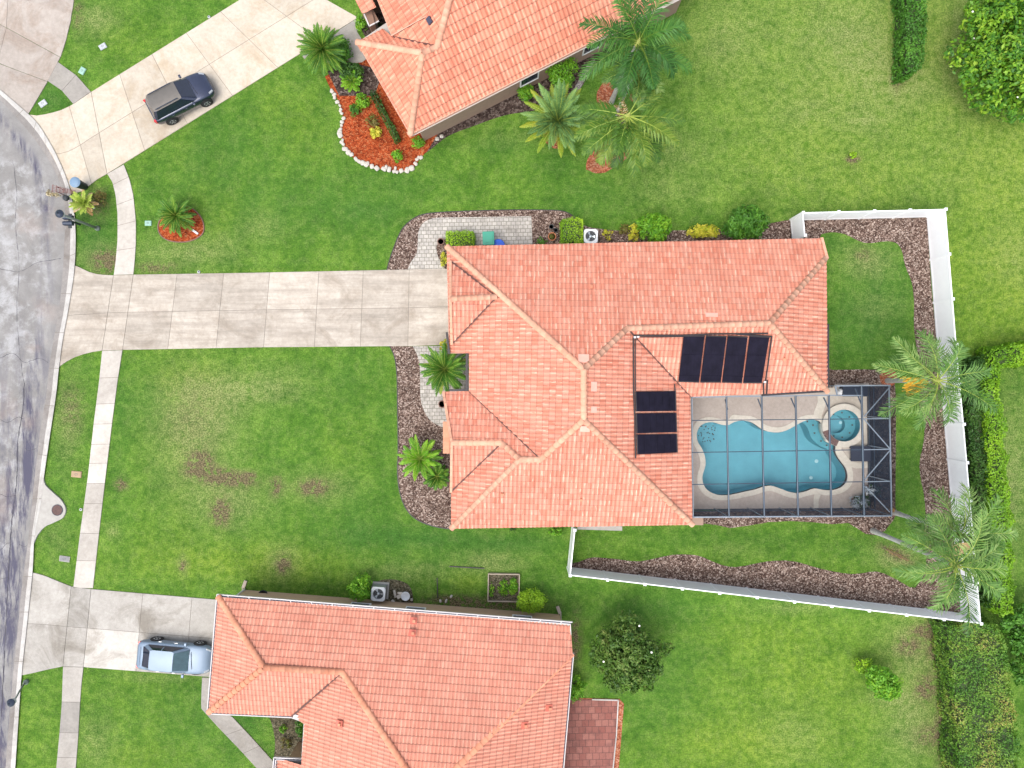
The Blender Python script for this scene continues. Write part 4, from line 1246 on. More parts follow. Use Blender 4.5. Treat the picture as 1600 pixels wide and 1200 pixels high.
# white gutter with dark leaf screen along the eaves
gt = MB(); gs = MB()
gl = offset_loop([(p.x, p.y) for p in ol], .10); gl2 = offset_loop([(p.x, p.y) for p in ol], .03)
for i in (0, 1, 2, 3, 4, 5, 7, 9):
    j = (i+1) % 10
    gt.bar((*gl[i], 2.93), (*gl[j], 2.93), .05, .12); gs.bar((*gl2[i], 2.93), (*gl2[j], 2.93), .13, .05)
n_ = 17
for k in range(n_):
    a = Vector((*gl[9], 2.97)).lerp(Vector((*gl[0], 2.97)), (k+.5)/n_); b = Vector((*gl2[9], 2.98)).lerp(Vector((*gl2[0], 2.98)), (k+.5)/n_)
    gt.bar(a, a + (b-a)*2.0, .05, .03)
gt.build('gutter', M['fascia'], roof); gs.build('gutter_screen', M['gutter_dark'], roof)
for x, y, sx in ((379, 917, 1), (876, 957, -1)):
    ds = MB(); top = P(x - 2*sx*0, y+12, 2.9); base = P(x, y+14, .1)
    ds.tube([P(x+2, y+16, 2.8), P(x+1, y+14, 2.4), P(x+1, y+18, .4), P(x, y+2, .12)], .05, 6)
    ds.box(P(x+3*sx, y-4, .06), (.2, .5, .08), R(-20*sx))
    ds.build('downspout', M['timber'], sh)
for t in (.12, .45, .62): wall_window(sh, wl, ins[9], ins[0], t, 1.1, 1.0, 2.1)
garage_door(sh, ins[0], ins[1], .4, 4.9, 2.15)
wall_window(sh, wl, ins[3], ins[4], .6, 1.0, .05, 2.1, 'door', M['door'])
wall_window(sh, wl, ins[7], ins[8], .4, 2.4, .05, 2.1)
for nm, x, y in ((['a', 'b', 'h', 'g', 'f'], 646, 970), (['a', 'b', 'h', 'g', 'f'], 644, 989), (['c', 'c2', 'h'], 858, 1106), (['c', 'c2', 'h'], 820, 1133), (['e', 'g', 'h', 'l'], 530, 1131)):
    roof_patch(sh, G, nm, x, y, .42, .38, -4, simple('red flashing', (.50, .13, .09), .7), 'roof_vent')
    roof_patch(sh, G, nm, x+1, y+1, .16, .16, -4, M['cap_dark'], 'vent_pipe', .2, .14)
fl = MB(); fl.bar(P(459, 1118, 3.1), P(479, 1125, 3.1), .22, .08); fl.build('eave_return', M['fascia'], roof)
make_root_children(sh)

# ------------------------------------------------------------------ pool
def pz(x, y): return (1060 + x/4.444, 590 + y/4.444)
pool_px = [pz(*p) for p in [(125,410),(130,370),(150,335),(190,313),(240,310),(290,325),(340,330),(380,310),(430,298),(490,305),(530,325),(570,353),(620,374),(690,380),(750,364),(800,338),(850,310),(900,293),(960,296),(985,315),(992,350),(997,385),(1020,410),(1050,437),(1085,470),(1085,510),(1100,548),(1130,590),(1158,630),(1170,680),(1158,728),(1120,763),(1060,780),(1000,778),(940,768),(880,788),(820,800),(760,790),(700,768),(640,750),(590,755),(530,775),(460,790),(380,808),(320,815),(260,810),(200,780),(170,735),(165,680),(185,610),(182,550),(160,490),(135,450)]]
pool_loop = [tuple(P(x, y).xy) for x, y in catmull(pool_px, 3)]
spa_c = P(*pz(1136, 331)); spa_r = 1.01
def circ(c, r, n=40): return [(c.x + r*math.cos(2*math.pi*k/n), c.y + r*math.sin(2*math.pi*k/n)) for k in range(n)]
dz = .06
deck_out = [tuple(P(*p).xy) for p in [(1070, 612), (1300, 606), (1304, 600), (1357, 599), (1359, 700), (1359, 793), (1075, 797)]]
cop_px = [pz(*p) for p in [(95,410),(100,350),(125,305),(170,280),(230,274),(290,288),(345,290),(370,258),(430,262),(500,268),(550,290),(590,320),(630,338),(690,345),(750,330),(800,300),(850,270),(905,258),(960,262),(1010,290)]]
cop_px2 = [pz(*p) for p in [(1020,440),(1120,470),(1125,515),(1135,545),(1165,575),(1195,610),(1208,680),(1195,745),(1140,795),(1060,815),(1000,813),(960,805),(890,820),(820,838),(750,826),(690,803),(640,785),(595,790),(530,812),(460,828),(380,843),(310,850),(240,843),(175,808),(135,750),(128,680),(148,610),(145,555),(122,495),(100,450)]]
cop_loop = [tuple(P(x, y).xy) for x, y in catmull(cop_px + cop_px2, 3)]
_a1 = [tuple(P(*p).xy) for p in cop_px]; _a2 = [tuple(P(*p).xy) for p in cop_px2[1:]]
deck_hole = [tuple(P(x, y).xy) for x, y in catmull(cop_px, 3, False)] + [(spa_c.x + 1.2*math.cos(R(a)), spa_c.y + 1.2*math.sin(R(a))) for a in range(150, -111, -10)] + [tuple(P(x, y).xy) for x, y in catmull(cop_px2[1:], 3, False)]
mb = MB(); fill_poly(mb, [deck_out, deck_hole], dz, 0); tag(mb.build('pool_deck', M['deck']), kind='structure')
pool = empty('swimming_pool', P(1220, 720), 0, 'curvy blue swimming pool with cream coping inside the screen enclosure', 'pool')
mb = MB(); fill_poly(mb, [cop_loop, pool_loop], dz+.03, dz-.3); mb.build('coping', M['coping'], pool)
mb = MB(); wall_ring(pool_loop, -1.5, dz+.02, mb)
for k, p in enumerate(mb.f): pass
mb.build('pool_wall', M['plaster'], pool)
mb = MB(); fill_poly(mb, [pool_loop], -1.4); mb.build('pool_floor', M['plaster'], pool)
# tile band at the waterline
mb = MB(); wall_ring(offset_loop(pool_loop, -.006), -.16, dz+.01, mb); mb.build('waterline_tile', M['waterline'], pool)
shelf = [pz(*p) for p in [(862,300),(900,291),(962,294),(990,320),(1000,380),(1050,437),(1088,472),(1088,512),(1040,495),(985,465),(945,425),(925,375),(905,335)]]
mb = MB(); fill_poly(mb, [[tuple(P(*p).xy) for p in catmull(shelf, 3)]], -.42, -1.4); mb.build('ledge', M['plaster_pale'], pool)
st1 = [pz(*p) for p in [(120,410),(128,365),(150,330),(190,308),(240,305),(272,320),(270,370),(245,420),(205,450),(165,475),(135,455)]]
mb = MB(); fill_poly(mb, [[tuple(P(*p).xy) for p in catmull(st1, 3)]], -.85, -1.4); mb.build('step', M['plaster'], pool)
dots = MB(); rnd = random.Random(4)
for k in range(34):
    x, y = pz(rnd.uniform(135, 255), rnd.uniform(325, 450)); dots.box(P(x, y, -.83), (.06, .06, .03), rnd.random())
for (x, y) in ((895,305),(935,330),(945,385),(990,440),(1030,470)): dots.box(P(*pz(x, y), -.40), (.1, .1, .03))
dots.build('tile_dots', M['waterline'], pool)
lg = MB()
for (x, y) in ((958, 580), (920, 695)): lg.lathe(P(*pz(x, y), -1.39), [(.12, 0), (.12, .03), (.03, .05)], 12)
lg.build('drain_cover', M['white'], pool)
# raised spa
mb = MB(); sp_in = circ(spa_c, spa_r); sp_out = circ(spa_c, spa_r+.37)
fill_poly(mb, [sp_out, sp_in], .30, -.3); mb.build('spa_coping', M['coping'], pool)
mb = MB(); wall_ring(circ(spa_c, spa_r-.004), -.8, .28, mb); fill_poly(mb, [circ(spa_c, spa_r), circ(P(*pz(1112, 328)), .56)], -.30); wall_ring(circ(P(*pz(1112, 328)), .56), -.8, -.30, mb); mb.build('spa_seat', M['plaster_pale'], pool)
mb = MB(); fill_poly(mb, [circ(spa_c, spa_r)], -.7); mb.build('spa_floor', M['plaster'], pool)
mb = MB()
for k in range(9):
    a = k*.7; mb.box((spa_c.x + .8*math.cos(a), spa_c.y + .8*math.sin(a), -.285), (.09, .09, .03))
mb.build('spa_tile_dots', M['waterline'], pool)
mb = MB(); mb.lathe(P(*pz(1125, 312), -.69), [(.1, 0), (.1, .03), (.03, .05)], 12); mb.build('spa_drain', M['white'], pool)
mb = MB(); fill_poly(mb, [circ(spa_c, spa_r-.005)], .20); mb.build('spa_water', M['water'], pool)
mb = MB()
for k in range(6):
    a = R(200 + k*9); p0 = Vector((spa_c.x + (spa_r+.19)*math.cos(a), spa_c.y + (spa_r+.19)*math.sin(a), .25)); mb.box(p0, (.36, .2, .12), a)
mb.build('spillway', M['waterline'], pool)
mb = MB(); fill_poly(mb, [offset_loop(pool_loop, -.008)], -.06); mb.build('water', M['water'], pool)
make_root_children(pool)
# paler deck bands (edge of the planting ledges)
def band(name, pts, mat, z):
    mb = MB(); fill_poly(mb, [[tuple(P(*pz(*p)).xy) for p in pts]], z, 0); tag(mb.build(name, mat), kind='structure')
band('deck_band', [(962,128),(965,165),(955,200),(940,235),(933,292),(990,280),(1000,240),(1018,190),(1026,128)], M['coping'], dz+.012)
band('deck_band', [(945,800),(936,840),(936,905),(970,905),(970,850),(985,812)], M['coping'], dz+.012)
band('deck_band', [(1105,545),(1150,590),(1180,615),(1230,630),(1325,625),(1328,585),(1240,590),(1200,580),(1165,545),(1130,500)], M['coping'], dz+.008)
mb = MB(); fill_poly(mb, [[tuple(P(*pz(*p)).xy) for p in [(1030,70),(1325,62),(1327,575),(1240,585),(1180,560),(1140,500)]] + [(spa_c.x + 1.2*math.cos(R(a)), spa_c.y + 1.2*math.sin(R(a))) for a in range(-85, 136, 10)]], dz+.004, 0); tag(mb.build('deck_pale', M['deck_pale']), kind='structure')

# screen enclosure
CH = 2.75
enc = empty('pool_enclosure', P(1230, 700), 0, 'flat topped screened pool cage of grey aluminium beams joined to the middle house', 'pool enclosure')
bx = [1081, 1137, 1192, 1245, 1297, 1348, 1391]
def edge_n(x): return 620.5 - (x-1081)*.014 if x < 1305 else 603
def edge_s(x): return 808 - (x-1081)*.008
fr = MB()
def T(x, y, z=CH): return P(x, y, z)
fb = []
for i, x in enumerate(bx):
    xs = x + (2 if i in (1, 2, 3, 4) else 0)
    m_ = MB(); m_.bar(T(x-2 if i else x, edge_n(x+ (10 if i == 5 else 0))), T(x+2 if i else x+2, edge_s(x)), .05, .18 if 0 < i < 6 else .09)
    m_.build('beam', M['alu_dark'] if 0 < i < 6 else M['alu'], enc)
    if 0 < i < 6:
        m2_ = MB(); m2_.bar(T(x-2, edge_n(x+(10 if i == 5 else 0)), CH+.11), T(x+2, edge_s(x), CH+.11), .028, .02); m2_.build('beam_cap', M['alu'], enc)
for (a, b) in (((1081, 620.5), (1305, 617.5)), ((1305, 618), (1348, 618)), ((1305, 603), (1391, 602)), ((1305, 603), (1308, 618)), ((1082, 808), (1393, 806))):
    m_ = MB(); m_.bar(T(*a), T(*b), .07, .09); m_.build('top_plate', M['alu'], enc)
for (y0, y1) in ((657, 654), (707, 702), (757, 752)):
    for i in range(6):
        f = lambda x: y0 + (y1-y0)*(x-1081)/310
        m_ = MB(); m_.bar(T(bx[i], f(bx[i]), CH+.02), T(bx[i+1], f(bx[i+1]), CH+.02), .05, .05); m_.build('purlin', M['alu'] if i == 5 else M['alu_dark'], enc)
for (a, b) in (((1350, 651), (1390, 605)), ((1350, 655), (1391, 702)), ((1391, 703), (1350, 751)), ((1352, 760), (1390, 800))):
    m_ = MB(); m_.bar(T(*a, CH+.04), T(*b, CH+.04), .05, .05); m_.build('brace', M['alu'], enc)
for (a, b) in (((1133, 624), (1137, 640)), ((1184, 623), (1191, 641)), ((1236, 622), (1244, 641)), ((1287, 621), (1296, 641)), ((1336, 607), (1346, 632))):
    m_ = MB(); m_.bar(T(*a, CH), T(*b, CH), .05, .08); m_.build('brace', M['alu_dark'], enc)
def corner(x, y): return T(x, y).xy
posts = [(x, edge_s(x)) for x in bx[1:]] + [(1391, y) for y in (603, 654, 702, 752)] + [(1305, 603), (1082, 806)]
for x, y in posts:
    p = T(x, y); m_ = MB(); m_.bar((p.x, p.y, .03), (p.x, p.y, CH), .06, .06); m_.build('post', M['alu'], enc)
for a, b in (((1082, 808), (1393, 806)), ((1391, 603), (1393, 806))):
    for z_, h_ in ((.9, .05), (.35, .05)):
        pa, pb = T(*a), T(*b); m_ = MB(); m_.bar((pa.x, pa.y, z_), (pb.x, pb.y, z_), .05, h_); m_.build('rail', M['alu_dark'], enc)
# screens
m_ = MB(); zt = CH+.13
fill_poly(m_, [[tuple(T(*p).xy) for p in [(1081, 620.5), (1305, 617.5), (1305, 603), (1391, 602), (1393, 806), (1082, 808)]]], zt)
m_.build('roof_screen', M['screen'], enc)
m_ = MB()
for a, b in (((1082, 808), (1393, 806)), ((1393, 806), (1391, 602)), ((1391, 602), (1305, 603))):
    pa, pb = T(*a), T(*b); m_.poly([(pa.x, pa.y, .03), (pb.x, pb.y, .03), (pb.x, pb.y, CH), (pa.x, pa.y, CH)])
m_.build('wall_screen', M['screen_wall'], enc)
make_root_children(enc)

# things on the deck
def finish(root): make_root_children(root); return root
r = empty('patio_table', P(1345, 709), 0, 'dark square patio table by the right side of the pool deck', 'table')
m_ = MB(); c = P(1346, 709, .42); m_.box(c, (1.35, .95, .06)); m_.box(c + Vector((0, 0, .035)), (1.2, .8, .02)); m_.build('tabletop', M['furniture'], r)
for sx in (-1, 1):
    for sy in (-1, 1):
        m_ = MB(); m_.box((c.x + sx*.55, c.y + sy*.38, .22), (.07, .07, .38)); m_.build('leg', M['furniture'], r)
finish(r)
r = empty('storage_bench', P(1330, 611), 0, 'dark storage bench under the top right corner of the pool cage', 'bench')
m_ = MB(); c = P(1333, 611, .3); m_.box(c, (1.5, .62, .5)); m_.build('bench_box', M['furniture'], r)
m_ = MB(); m_.box(c + Vector((0, 0, .28)), (1.56, .68, .05)); m_.build('lid', M['dark_metal'], r)
finish(r)
r = empty('pool_pump', P(1311, 611), 0, 'small white pump beside the dark storage bench', 'pump')
m_ = MB(); m_.lathe(P(1311, 612, .05), [(.18, 0), (.2, .3), (.12, .42)], 12); m_.build('pump_body', M['white'], r)
m_ = MB(); m_.tube([P(1311, 612, .45), P(1310, 604, .45), P(1310, 602, .1)], .03, 6); m_.build('pipe', M['grey_metal'], r); finish(r)

# ------------------------------------------------------------------ white vinyl fence
fence = empty('vinyl_fence', P(1485, 700), 0, 'white vinyl privacy fence around the back yard of the middle house', 'fence')
def fence_run(pts, mb_cap, spacing=2.35, hgt=1.83):
    for i in range(len(pts)-1):
        a, b = P(*pts[i]), P(*pts[i+1]); L = (b-a).length; n = max(1, round(L/spacing)); d = (b-a).normalized(); ang = math.atan2(d.y, d.x)
        for k in range(n):
            p, q_ = a.lerp(b, k/n), a.lerp(b, (k+1)/n)
            m_ = MB(); mid = (p+q_)/2; Ls = (q_-p).length - .13
            m_.box(mid + Vector((0, 0, .06+hgt/2-.03)), (Ls, .035, hgt-.18), ang)
            nb_ = 12
            for j in range(nb_):
                m_.box(mid + d*((j+.5)/nb_-.5)*Ls + Vector((0, 0, hgt/2)), (Ls/nb_-.012, .045, hgt-.24), ang)
            for z_ in (.11, hgt-.05): m_.box(mid + Vector((0, 0, z_)), (Ls, .06, .14), ang)
            m_.build('panel', M['vinyl'], fence)
            for e_, pp in ((0, p), (1, q_)):
                if e_ == 1 and not (k == n-1 and i == len(pts)-2): continue
                m_ = MB(); m_.box(pp + Vector((0, 0, hgt/2+.04)), (.13, .13, hgt+.08), ang); o = m_.build('post', M['vinyl'], fence)
                m_ = MB(); m_.box(pp + Vector((0, 0, hgt+.10)), (.17, .17, .04), ang); m_.faces([pp+Vector((x*.085, y*.085, hgt+.12)) for x, y in ((-1,-1),(1,-1),(1,1),(-1,1))] + [pp+Vector((0, 0, hgt+.18))], [(0,1,4),(1,2,4),(2,3,4),(3,0,4)]); m_.build('post_cap', M['vinyl'], o)
fence_run([(1238, 378), (1235, 344), (1448, 339), (1464, 540), (1475, 660), (1485, 775), (1501, 958), (887, 886), (894, 818)], None)
make_root_children(fence)
for ch in fence.children:
    for g in ch.children: g.matrix_parent_inverse = Matrix.Identity(4)

# ------------------------------------------------------------------ foliage builders
def rand_unit(rng, n):
    v = rng.normal(size=(n, 3)); return v / np.linalg.norm(v, axis=1, keepdims=True)
def leaf_quads(pos, nrm, size, rng, aspect=.5, jitter=.6):
    n = len(pos)
    nn = nrm + rng.normal(size=(n, 3))*jitter; nn /= np.linalg.norm(nn, axis=1, keepdims=True)
    t = rand_unit(rng, n); t -= (t*nn).sum(1, keepdims=True)*nn; t /= np.linalg.norm(t, axis=1, keepdims=True)
    b = np.cross(nn, t)
    s = (size*rng.uniform(.6, 1.3, n))[:, None]
    V = np.stack([pos - t*s*.5, pos + b*s*aspect*.5 + nn*s*.08, pos + t*s*.5, pos - b*s*aspect*.5 + nn*s*.08], 1)
    return V
def crown_leaves(lobes, n, size, seed, aspect=.5, clump=.3, nclump=40, up=.35, inner=.25):
    """lobes: [(x,y,z,rx,ry,rz)] -> quads and tone; leaves sit on clumps spread over the lobes"""
    rng = np.random.default_rng(seed)
    lobes = np.array(lobes, float)
    w_ = lobes[:, 3]*lobes[:, 4]; w_ = w_/w_.sum()
    ci = rng.choice(len(lobes), nclump, p=w_)
    d = rand_unit(rng, nclump); d[:, 2] = np.where(d[:, 2] < -.3, -d[:, 2]*.5, d[:, 2])
    r = rng.uniform(.55, 1.0, nclump)**.6
    cc = lobes[ci, :3] + d*lobes[ci, 3:6]*r[:, None]*(1-clump*.5)
    cr = clump*lobes[ci, 3:6].mean(1)*rng.uniform(.6, 1.4, nclump)
    ct = rng.uniform(0, 1, nclump)
    k = rng.choice(nclump, n, p=cr**2/(cr**2).sum())
    dd = rand_unit(rng, n); rr = rng.uniform(.35, 1.0, n)**.5
    pos = cc[k] + dd*cr[k][:, None]*rr[:, None]
    n_in = int(n*inner)
    li = rng.choice(len(lobes), n_in, p=w_)
    pos[:n_in] = lobes[li, :3] + rand_unit(rng, n_in)*lobes[li, 3:6]*(rng.uniform(.0, .85, n_in)**.5)[:, None]
    out = pos - lobes[ci[k], :3]; out /= (np.linalg.norm(out, axis=1, keepdims=True)+1e-6)
    nrm = out*.6 + dd*.4; nrm[:, 2] += up
    pos[:, 2] = np.maximum(pos[:, 2], .05)
    tone = np.clip(.55*ct[k] + .45*rng.uniform(0, 1, n), 0, 1)
    return leaf_quads(pos, nrm, size, rng, aspect), tone
def bush(name, c, rx, ry, h, n, size, mat, seed, label, cat='shrub', group=None, lobes=None, trunk=True, clump=.3, nclump=36, z0=.0, aspect=.5, extra=None):
    c = Vector(c); root = empty(name, (c.x, c.y, 0), 0, label, cat, group)
    rnd = random.Random(seed)
    if lobes is None:
        lobes = [(0, 0, z0 + h*.55, rx*.8, ry*.8, h*.45)]
        for k in range(5):
            a = 2*math.pi*k/5 + rnd.random(); q_ = rnd.uniform(.35, .6)
            lobes.append((rx*q_*math.cos(a), ry*q_*math.sin(a), z0 + h*rnd.uniform(.4, .6), rx*rnd.uniform(.4, .55), ry*rnd.uniform(.4, .55), h*rnd.uniform(.3, .4)))
    V, t = crown_leaves(lobes, n, size, seed, aspect=aspect, clump=clump, nclump=nclump)
    quads_mesh('foliage', V, t, mat, root)
    if trunk:
        m_ = MB()
        for k in range(6):
            a = rnd.random()*6.28; q_ = rnd.uniform(.3, .7)
            m_.tube([(0, 0, 0), (rx*q_*.4*math.cos(a), ry*q_*.4*math.sin(a), h*.3), (rx*q_*math.cos(a), ry*q_*math.sin(a), h*.7)], [.05, .035, .012], 5)
        m_.build('stems', M['bark'], root)
    if extra:
        V, t = extra
    return root
def tree(name, c, lobes, h, n, size, mat, seed, label, group=None, trunk_r=.12, clump=.22, nclump=90, flowers=0, cat='tree', aspect=.5):
    c = Vector(c); root = empty(name, (c.x, c.y, 0), 0, label, cat, group)
    V, t = crown_leaves(lobes, n, size, seed, clump=clump, nclump=nclump, inner=.3, aspect=aspect)
    quads_mesh('crown', V, t, mat, root)
    rnd = random.Random(seed); m_ = MB()
    m_.tube([(0, 0, 0), (.05, .03, h*.3), (-.04, .06, h*.65), (0, 0, h*.85)], [trunk_r, trunk_r*.8, trunk_r*.5, trunk_r*.2], 8)
    for lb in lobes:
        for k in range(2):
            z_ = h*rnd.uniform(.2, .45); e_ = Vector((lb[0]+rnd.uniform(-.3, .3)*lb[3], lb[1]+rnd.uniform(-.3, .3)*lb[4], lb[2]))
            m_.tube([(0, 0, z_), (e_.x*.5, e_.y*.5, z_ + (e_.z-z_)*.6), e_], [trunk_r*.5, trunk_r*.3, .015], 6)
    m_.build('trunk', M['bark'], root)
    if flowers:
        rng = random.Random(seed+1)
        f = MB()
        for k in range(flowers):
            lb = rng.choice(lobes); a = rng.random()*6.28; e = rng.uniform(.2, 1.3)
            p = Vector((lb[0]+lb[3]*math.cos(a)*math.cos(e)*1.0, lb[1]+lb[4]*math.sin(a)*math.cos(e), lb[2]+lb[5]*math.sin(e)+.05))
            for j in range(6):
                b_ = j*1.047; dr = Vector((math.cos(b_), math.sin(b_), .5))*.13; sd_ = Vector((-math.sin(b_), math.cos(b_), 0))*.05
                f.poly([p, p+dr*.3+sd_*.5, p+dr*.5, p+dr*.3-sd_*.5])
        f.build('blossom', M['flower'], root)
    return root

def hedge(name, pts_px, ztop, dens, size, mat, seed, label, cat='hedge', z0=.05, rough=.16, world=False, inset=.1, group=None):
    """clipped hedge: plan polygon (photo px read at the hedge top), leaves over top and sides"""
    lp = [tuple(P(x, y, ztop).xy) for x, y in pts_px]
    n = len(lp); area = sum(lp[i][0]*lp[(i+1)%n][1]-lp[(i+1)%n][0]*lp[i][1] for i in range(n))
    if area < 0: lp = lp[::-1]
    cx = sum(p[0] for p in lp)/n; cy = sum(p[1] for p in lp)/n
    root = empty(name, (cx, cy, 0), 0, label, cat, group)
    L = [(p[0]-cx, p[1]-cy) for p in lp]
    rng = np.random.default_rng(seed); pos = []; nrm = []
    tris = tessellate_polygon([[Vector((p[0], p[1], 0)) for p in L]])
    for t in tris:
        a, b, c = [np.array([*L[i], 0.0]) for i in t]
        ar = abs(np.cross(b-a, c-a)[2])/2; k = int(ar*dens)
        u, v = rng.uniform(size=(2, k)); fl_ = u+v > 1; u[fl_] = 1-u[fl_]; v[fl_] = 1-v[fl_]
        p = a + u[:, None]*(b-a) + v[:, None]*(c-a); p[:, 2] = ztop
        pos.append(p); nrm.append(np.tile([0, 0, 1.0], (k, 1)))
    for i in range(n):
        a, b = np.array([*L[i], 0.0]), np.array([*L[(i+1) % n], 0.0]); ln = np.linalg.norm(b-a); k = int(ln*ztop*dens)
        u, v = rng.uniform(size=(2, k)); p = a + u[:, None]*(b-a); p[:, 2] = z0 + v*(ztop-z0)
        nn = np.array([(b-a)[1], -(b-a)[0], 0])/ln
        pos.append(p); nrm.append(np.tile(nn, (k, 1)))
    pos = np.concatenate(pos); nrm = np.concatenate(nrm)
    off_ = np.array([noise.noise(Vector((p[0]*1.1+cx, p[1]*1.1+cy, p[2]*1.1+seed)))*rough*1.4 + noise.noise(Vector((p[0]*3.3, p[1]*3.3, p[2]*3.3+seed)))*rough*.8 for p in pos])
    tn = np.array([.5 + .9*noise.noise(Vector((p[0]*.8+5, p[1]*.8, p[2]*.8+seed))) for p in pos])
    pos = pos + nrm*(off_ + rng.normal(size=len(pos))*.04 - .03)[:, None]
    V = leaf_quads(pos, nrm, size, rng, .55, .7)
    quads_mesh('foliage', V, np.clip(tn*.6 + rng.uniform(-.05, .45, len(pos)), 0, 1), mat, root)
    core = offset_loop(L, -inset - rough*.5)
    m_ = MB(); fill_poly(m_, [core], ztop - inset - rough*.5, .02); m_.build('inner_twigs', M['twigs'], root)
    return root

def frond_geo(L, elev, droop, az, rng, nl=34, lw=.045, leaf=.55, vee=.35, base=(0, 0, 0), twist=0.0, curl=0.0, arm=.12, plume=.22):
    """one pinnate frond; returns quads (leaflets) and the rachis points"""
    pts = []; p = np.array(base, float); e = elev; n = 14; a = az
    for i in range(n+1):
        pts.append(p.copy())
        s = i/n
        e2 = e - droop*s**1.3
        a2 = a + curl*s
        p = p + np.array([math.cos(a2)*math.cos(e2), math.sin(a2)*math.cos(e2), math.sin(e2)])*L/n
    pts = np.array(pts)
    Q = []
    for i in range(nl):
        s = arm + (1-arm)*(i+.5)/nl
        x = s*n; k = min(int(x), n-1); fr = x-k
        b = pts[k]*(1-fr)+pts[k+1]*fr
        t = pts[k+1]-pts[k]; t /= np.linalg.norm(t)
        side = np.cross(t, [0, 0, 1.0]); sn = np.linalg.norm(side); side = side/sn if sn > 1e-3 else np.array([1.0, 0, 0])
        up = np.cross(side, t)
        ll = leaf*math.sin(math.pi*min(1, .18+.82*s))**.55*rng.uniform(.85, 1.15)
        if s > .9: ll *= .75
        for sg in (-1, 1):
            fw = .55 + .35*s + rng.uniform(-.12, .12)
            d = side*sg*math.cos(fw) + t*math.sin(fw) + up*(vee+rng.uniform(-plume, plume)); d /= np.linalg.norm(d)
            w_ = np.cross(d, up + side*sg*.4); w_ /= np.linalg.norm(w_); w_ = w_*lw*.5
            m = b + d*ll*.5; d2 = d + np.array([0, 0, -.75]); d2 /= np.linalg.norm(d2)
            tip = m + d2*ll*.5
            Q.append([b-w_*.6, b+w_*.6, m+w_, m-w_]); Q.append([m-w_, m+w_, tip+w_*.15, tip-w_*.15])
    return np.array(Q), pts
def palm(name, base, height, nf, L, label, seed, mat='palm', elev=(1.2, -.3), droop=1.3, leaf=.6, lw=.05, nl=36, trunk_r=.13, lean=(0, 0), group=None, azs=None, mat2=None, frac2=0, vee=.3, stalk=None, spathe=False, dead=0, cat='palm tree', heart=True, arm=.12, plume=.22, wild=.25):
    base = Vector(base); root = empty(name, (base.x, base.y, 0), 0, label, cat, group)
    rng = np.random.default_rng(seed); top = np.array([lean[0], lean[1], height])
    Q = [[], []]; rach = MB(); T2 = [[], []]
    for k in range(nf):
        s = (k+.5)/nf
        az = azs[k] if azs else k*2.39996 + rng.uniform(-.2, .2)
        el = elev[0] + (elev[1]-elev[0])*s + rng.uniform(-.4, .4)*wild
        q_, pts = frond_geo(L*rng.uniform(.88, 1.08)*(1 if s > .12 else .75), el, droop*rng.uniform(1-wild, 1+wild), az, rng, nl, lw, leaf, vee, top, curl=rng.uniform(-wild, wild), arm=arm, plume=plume)
        w2 = 1 if (mat2 and s > 1-frac2) else 0
        Q[w2].append(q_); T2[w2].append(np.clip(rng.uniform(.2, .8) + rng.uniform(-.25, .25, len(q_)), 0, 1))
        rach.tube([tuple(p) for p in pts[::2]], [.035, .03, .026, .022, .018, .014, .01, .008][:len(pts[::2])], 5, tone=rng.uniform(.6, 1))
    quads_mesh('crown', np.concatenate(Q[0]), np.concatenate(T2[0]), M[mat], root)
    if Q[1]: quads_mesh('old_fronds', np.concatenate(Q[1]), np.concatenate(T2[1]), M[mat2], root)
    rach.build('midribs', M['palm_olive' if mat == 'palm_dark' else 'palm_pale'], root)
    if height > .5:
        m_ = MB(); n = 12; pts = []; rr = []
        for i in range(n+1):
            s = i/n; pts.append((lean[0]*s**1.4, lean[1]*s**1.4, height*s)); rr.append(trunk_r*(1.35 - .35*min(1, s*5)) * (1 + .04*(i % 2)))
        m_.tube(pts, rr, 10); m_.build('trunk', M['trunk'], root)
    if heart:
        m_ = MB(); m_.lathe((top[0], top[1], top[2]-.35), [(trunk_r*1.1, 0), (trunk_r*1.5, .25), (trunk_r*.8, .5), (.02, .8)], 10); m_.build('palm_heart', M['crownshaft'], root)
    if stalk is not None:
        m_ = MB(); p0 = Vector(top) - Vector((0, 0, .25)); dr = Vector((math.cos(stalk), math.sin(stalk), 0))
        rn = random.Random(seed)
        for k in range(60):
            a_ = rn.uniform(-.35, .35); d_ = Vector((math.cos(stalk+a_), math.sin(stalk+a_), 0)); l_ = rn.uniform(.7, 1.3)
            m_.tube([p0 + dr*.4 + Vector((0, 0, .05)), p0 + d_*l_*.8 + Vector((0, 0, rn.uniform(-.2, .15))), p0 + d_*l_*1.35 + Vector((0, 0, rn.uniform(-.5, .0)))], [.04, .05, .03], 4)
        m_.build('flower_stalk', M['fruit'], root)
    if spathe:
        m_ = MB(); p0 = Vector(top); a_ = spathe; d_ = Vector((math.cos(a_), math.sin(a_), 0)); s_ = Vector((-math.sin(a_), math.cos(a_), 0))
        vs = []; fs = []
        for i in range(9):
            t = i/8; wd = .30*math.sin(math.pi*(.06+.94*t))**.7; c_ = p0 + d_*(.5+1.2*t) + s_*.25*t*t + Vector((0, 0, 1.5-.6*t*t))
            for j in range(5):
                u = (j-2)/2; vs.append(c_ + s_*u*wd + Vector((0, 0, -.18*(1-u*u))))
        for i in range(8):
            for j in range(4): fs.append((i*5+j, i*5+j+1, i*5+j+6, i*5+j+5))
        m_.faces(vs, fs); m_.build('spathe', M['spathe'], root)
    if dead:
        Qd = []
        for k in range(dead):
            q_, pts = frond_geo(L*.5, .5 - k*.3, 2.2, 1.9 + k*.35, rng, 14, .05, .22, -.2, top - np.array([0, 0, .2]))
            Qd.append(q_)
        Qd = np.concatenate(Qd); quads_mesh('dead_fronds', Qd, rng.uniform(size=len(Qd)), M['dead'], root)
    return root

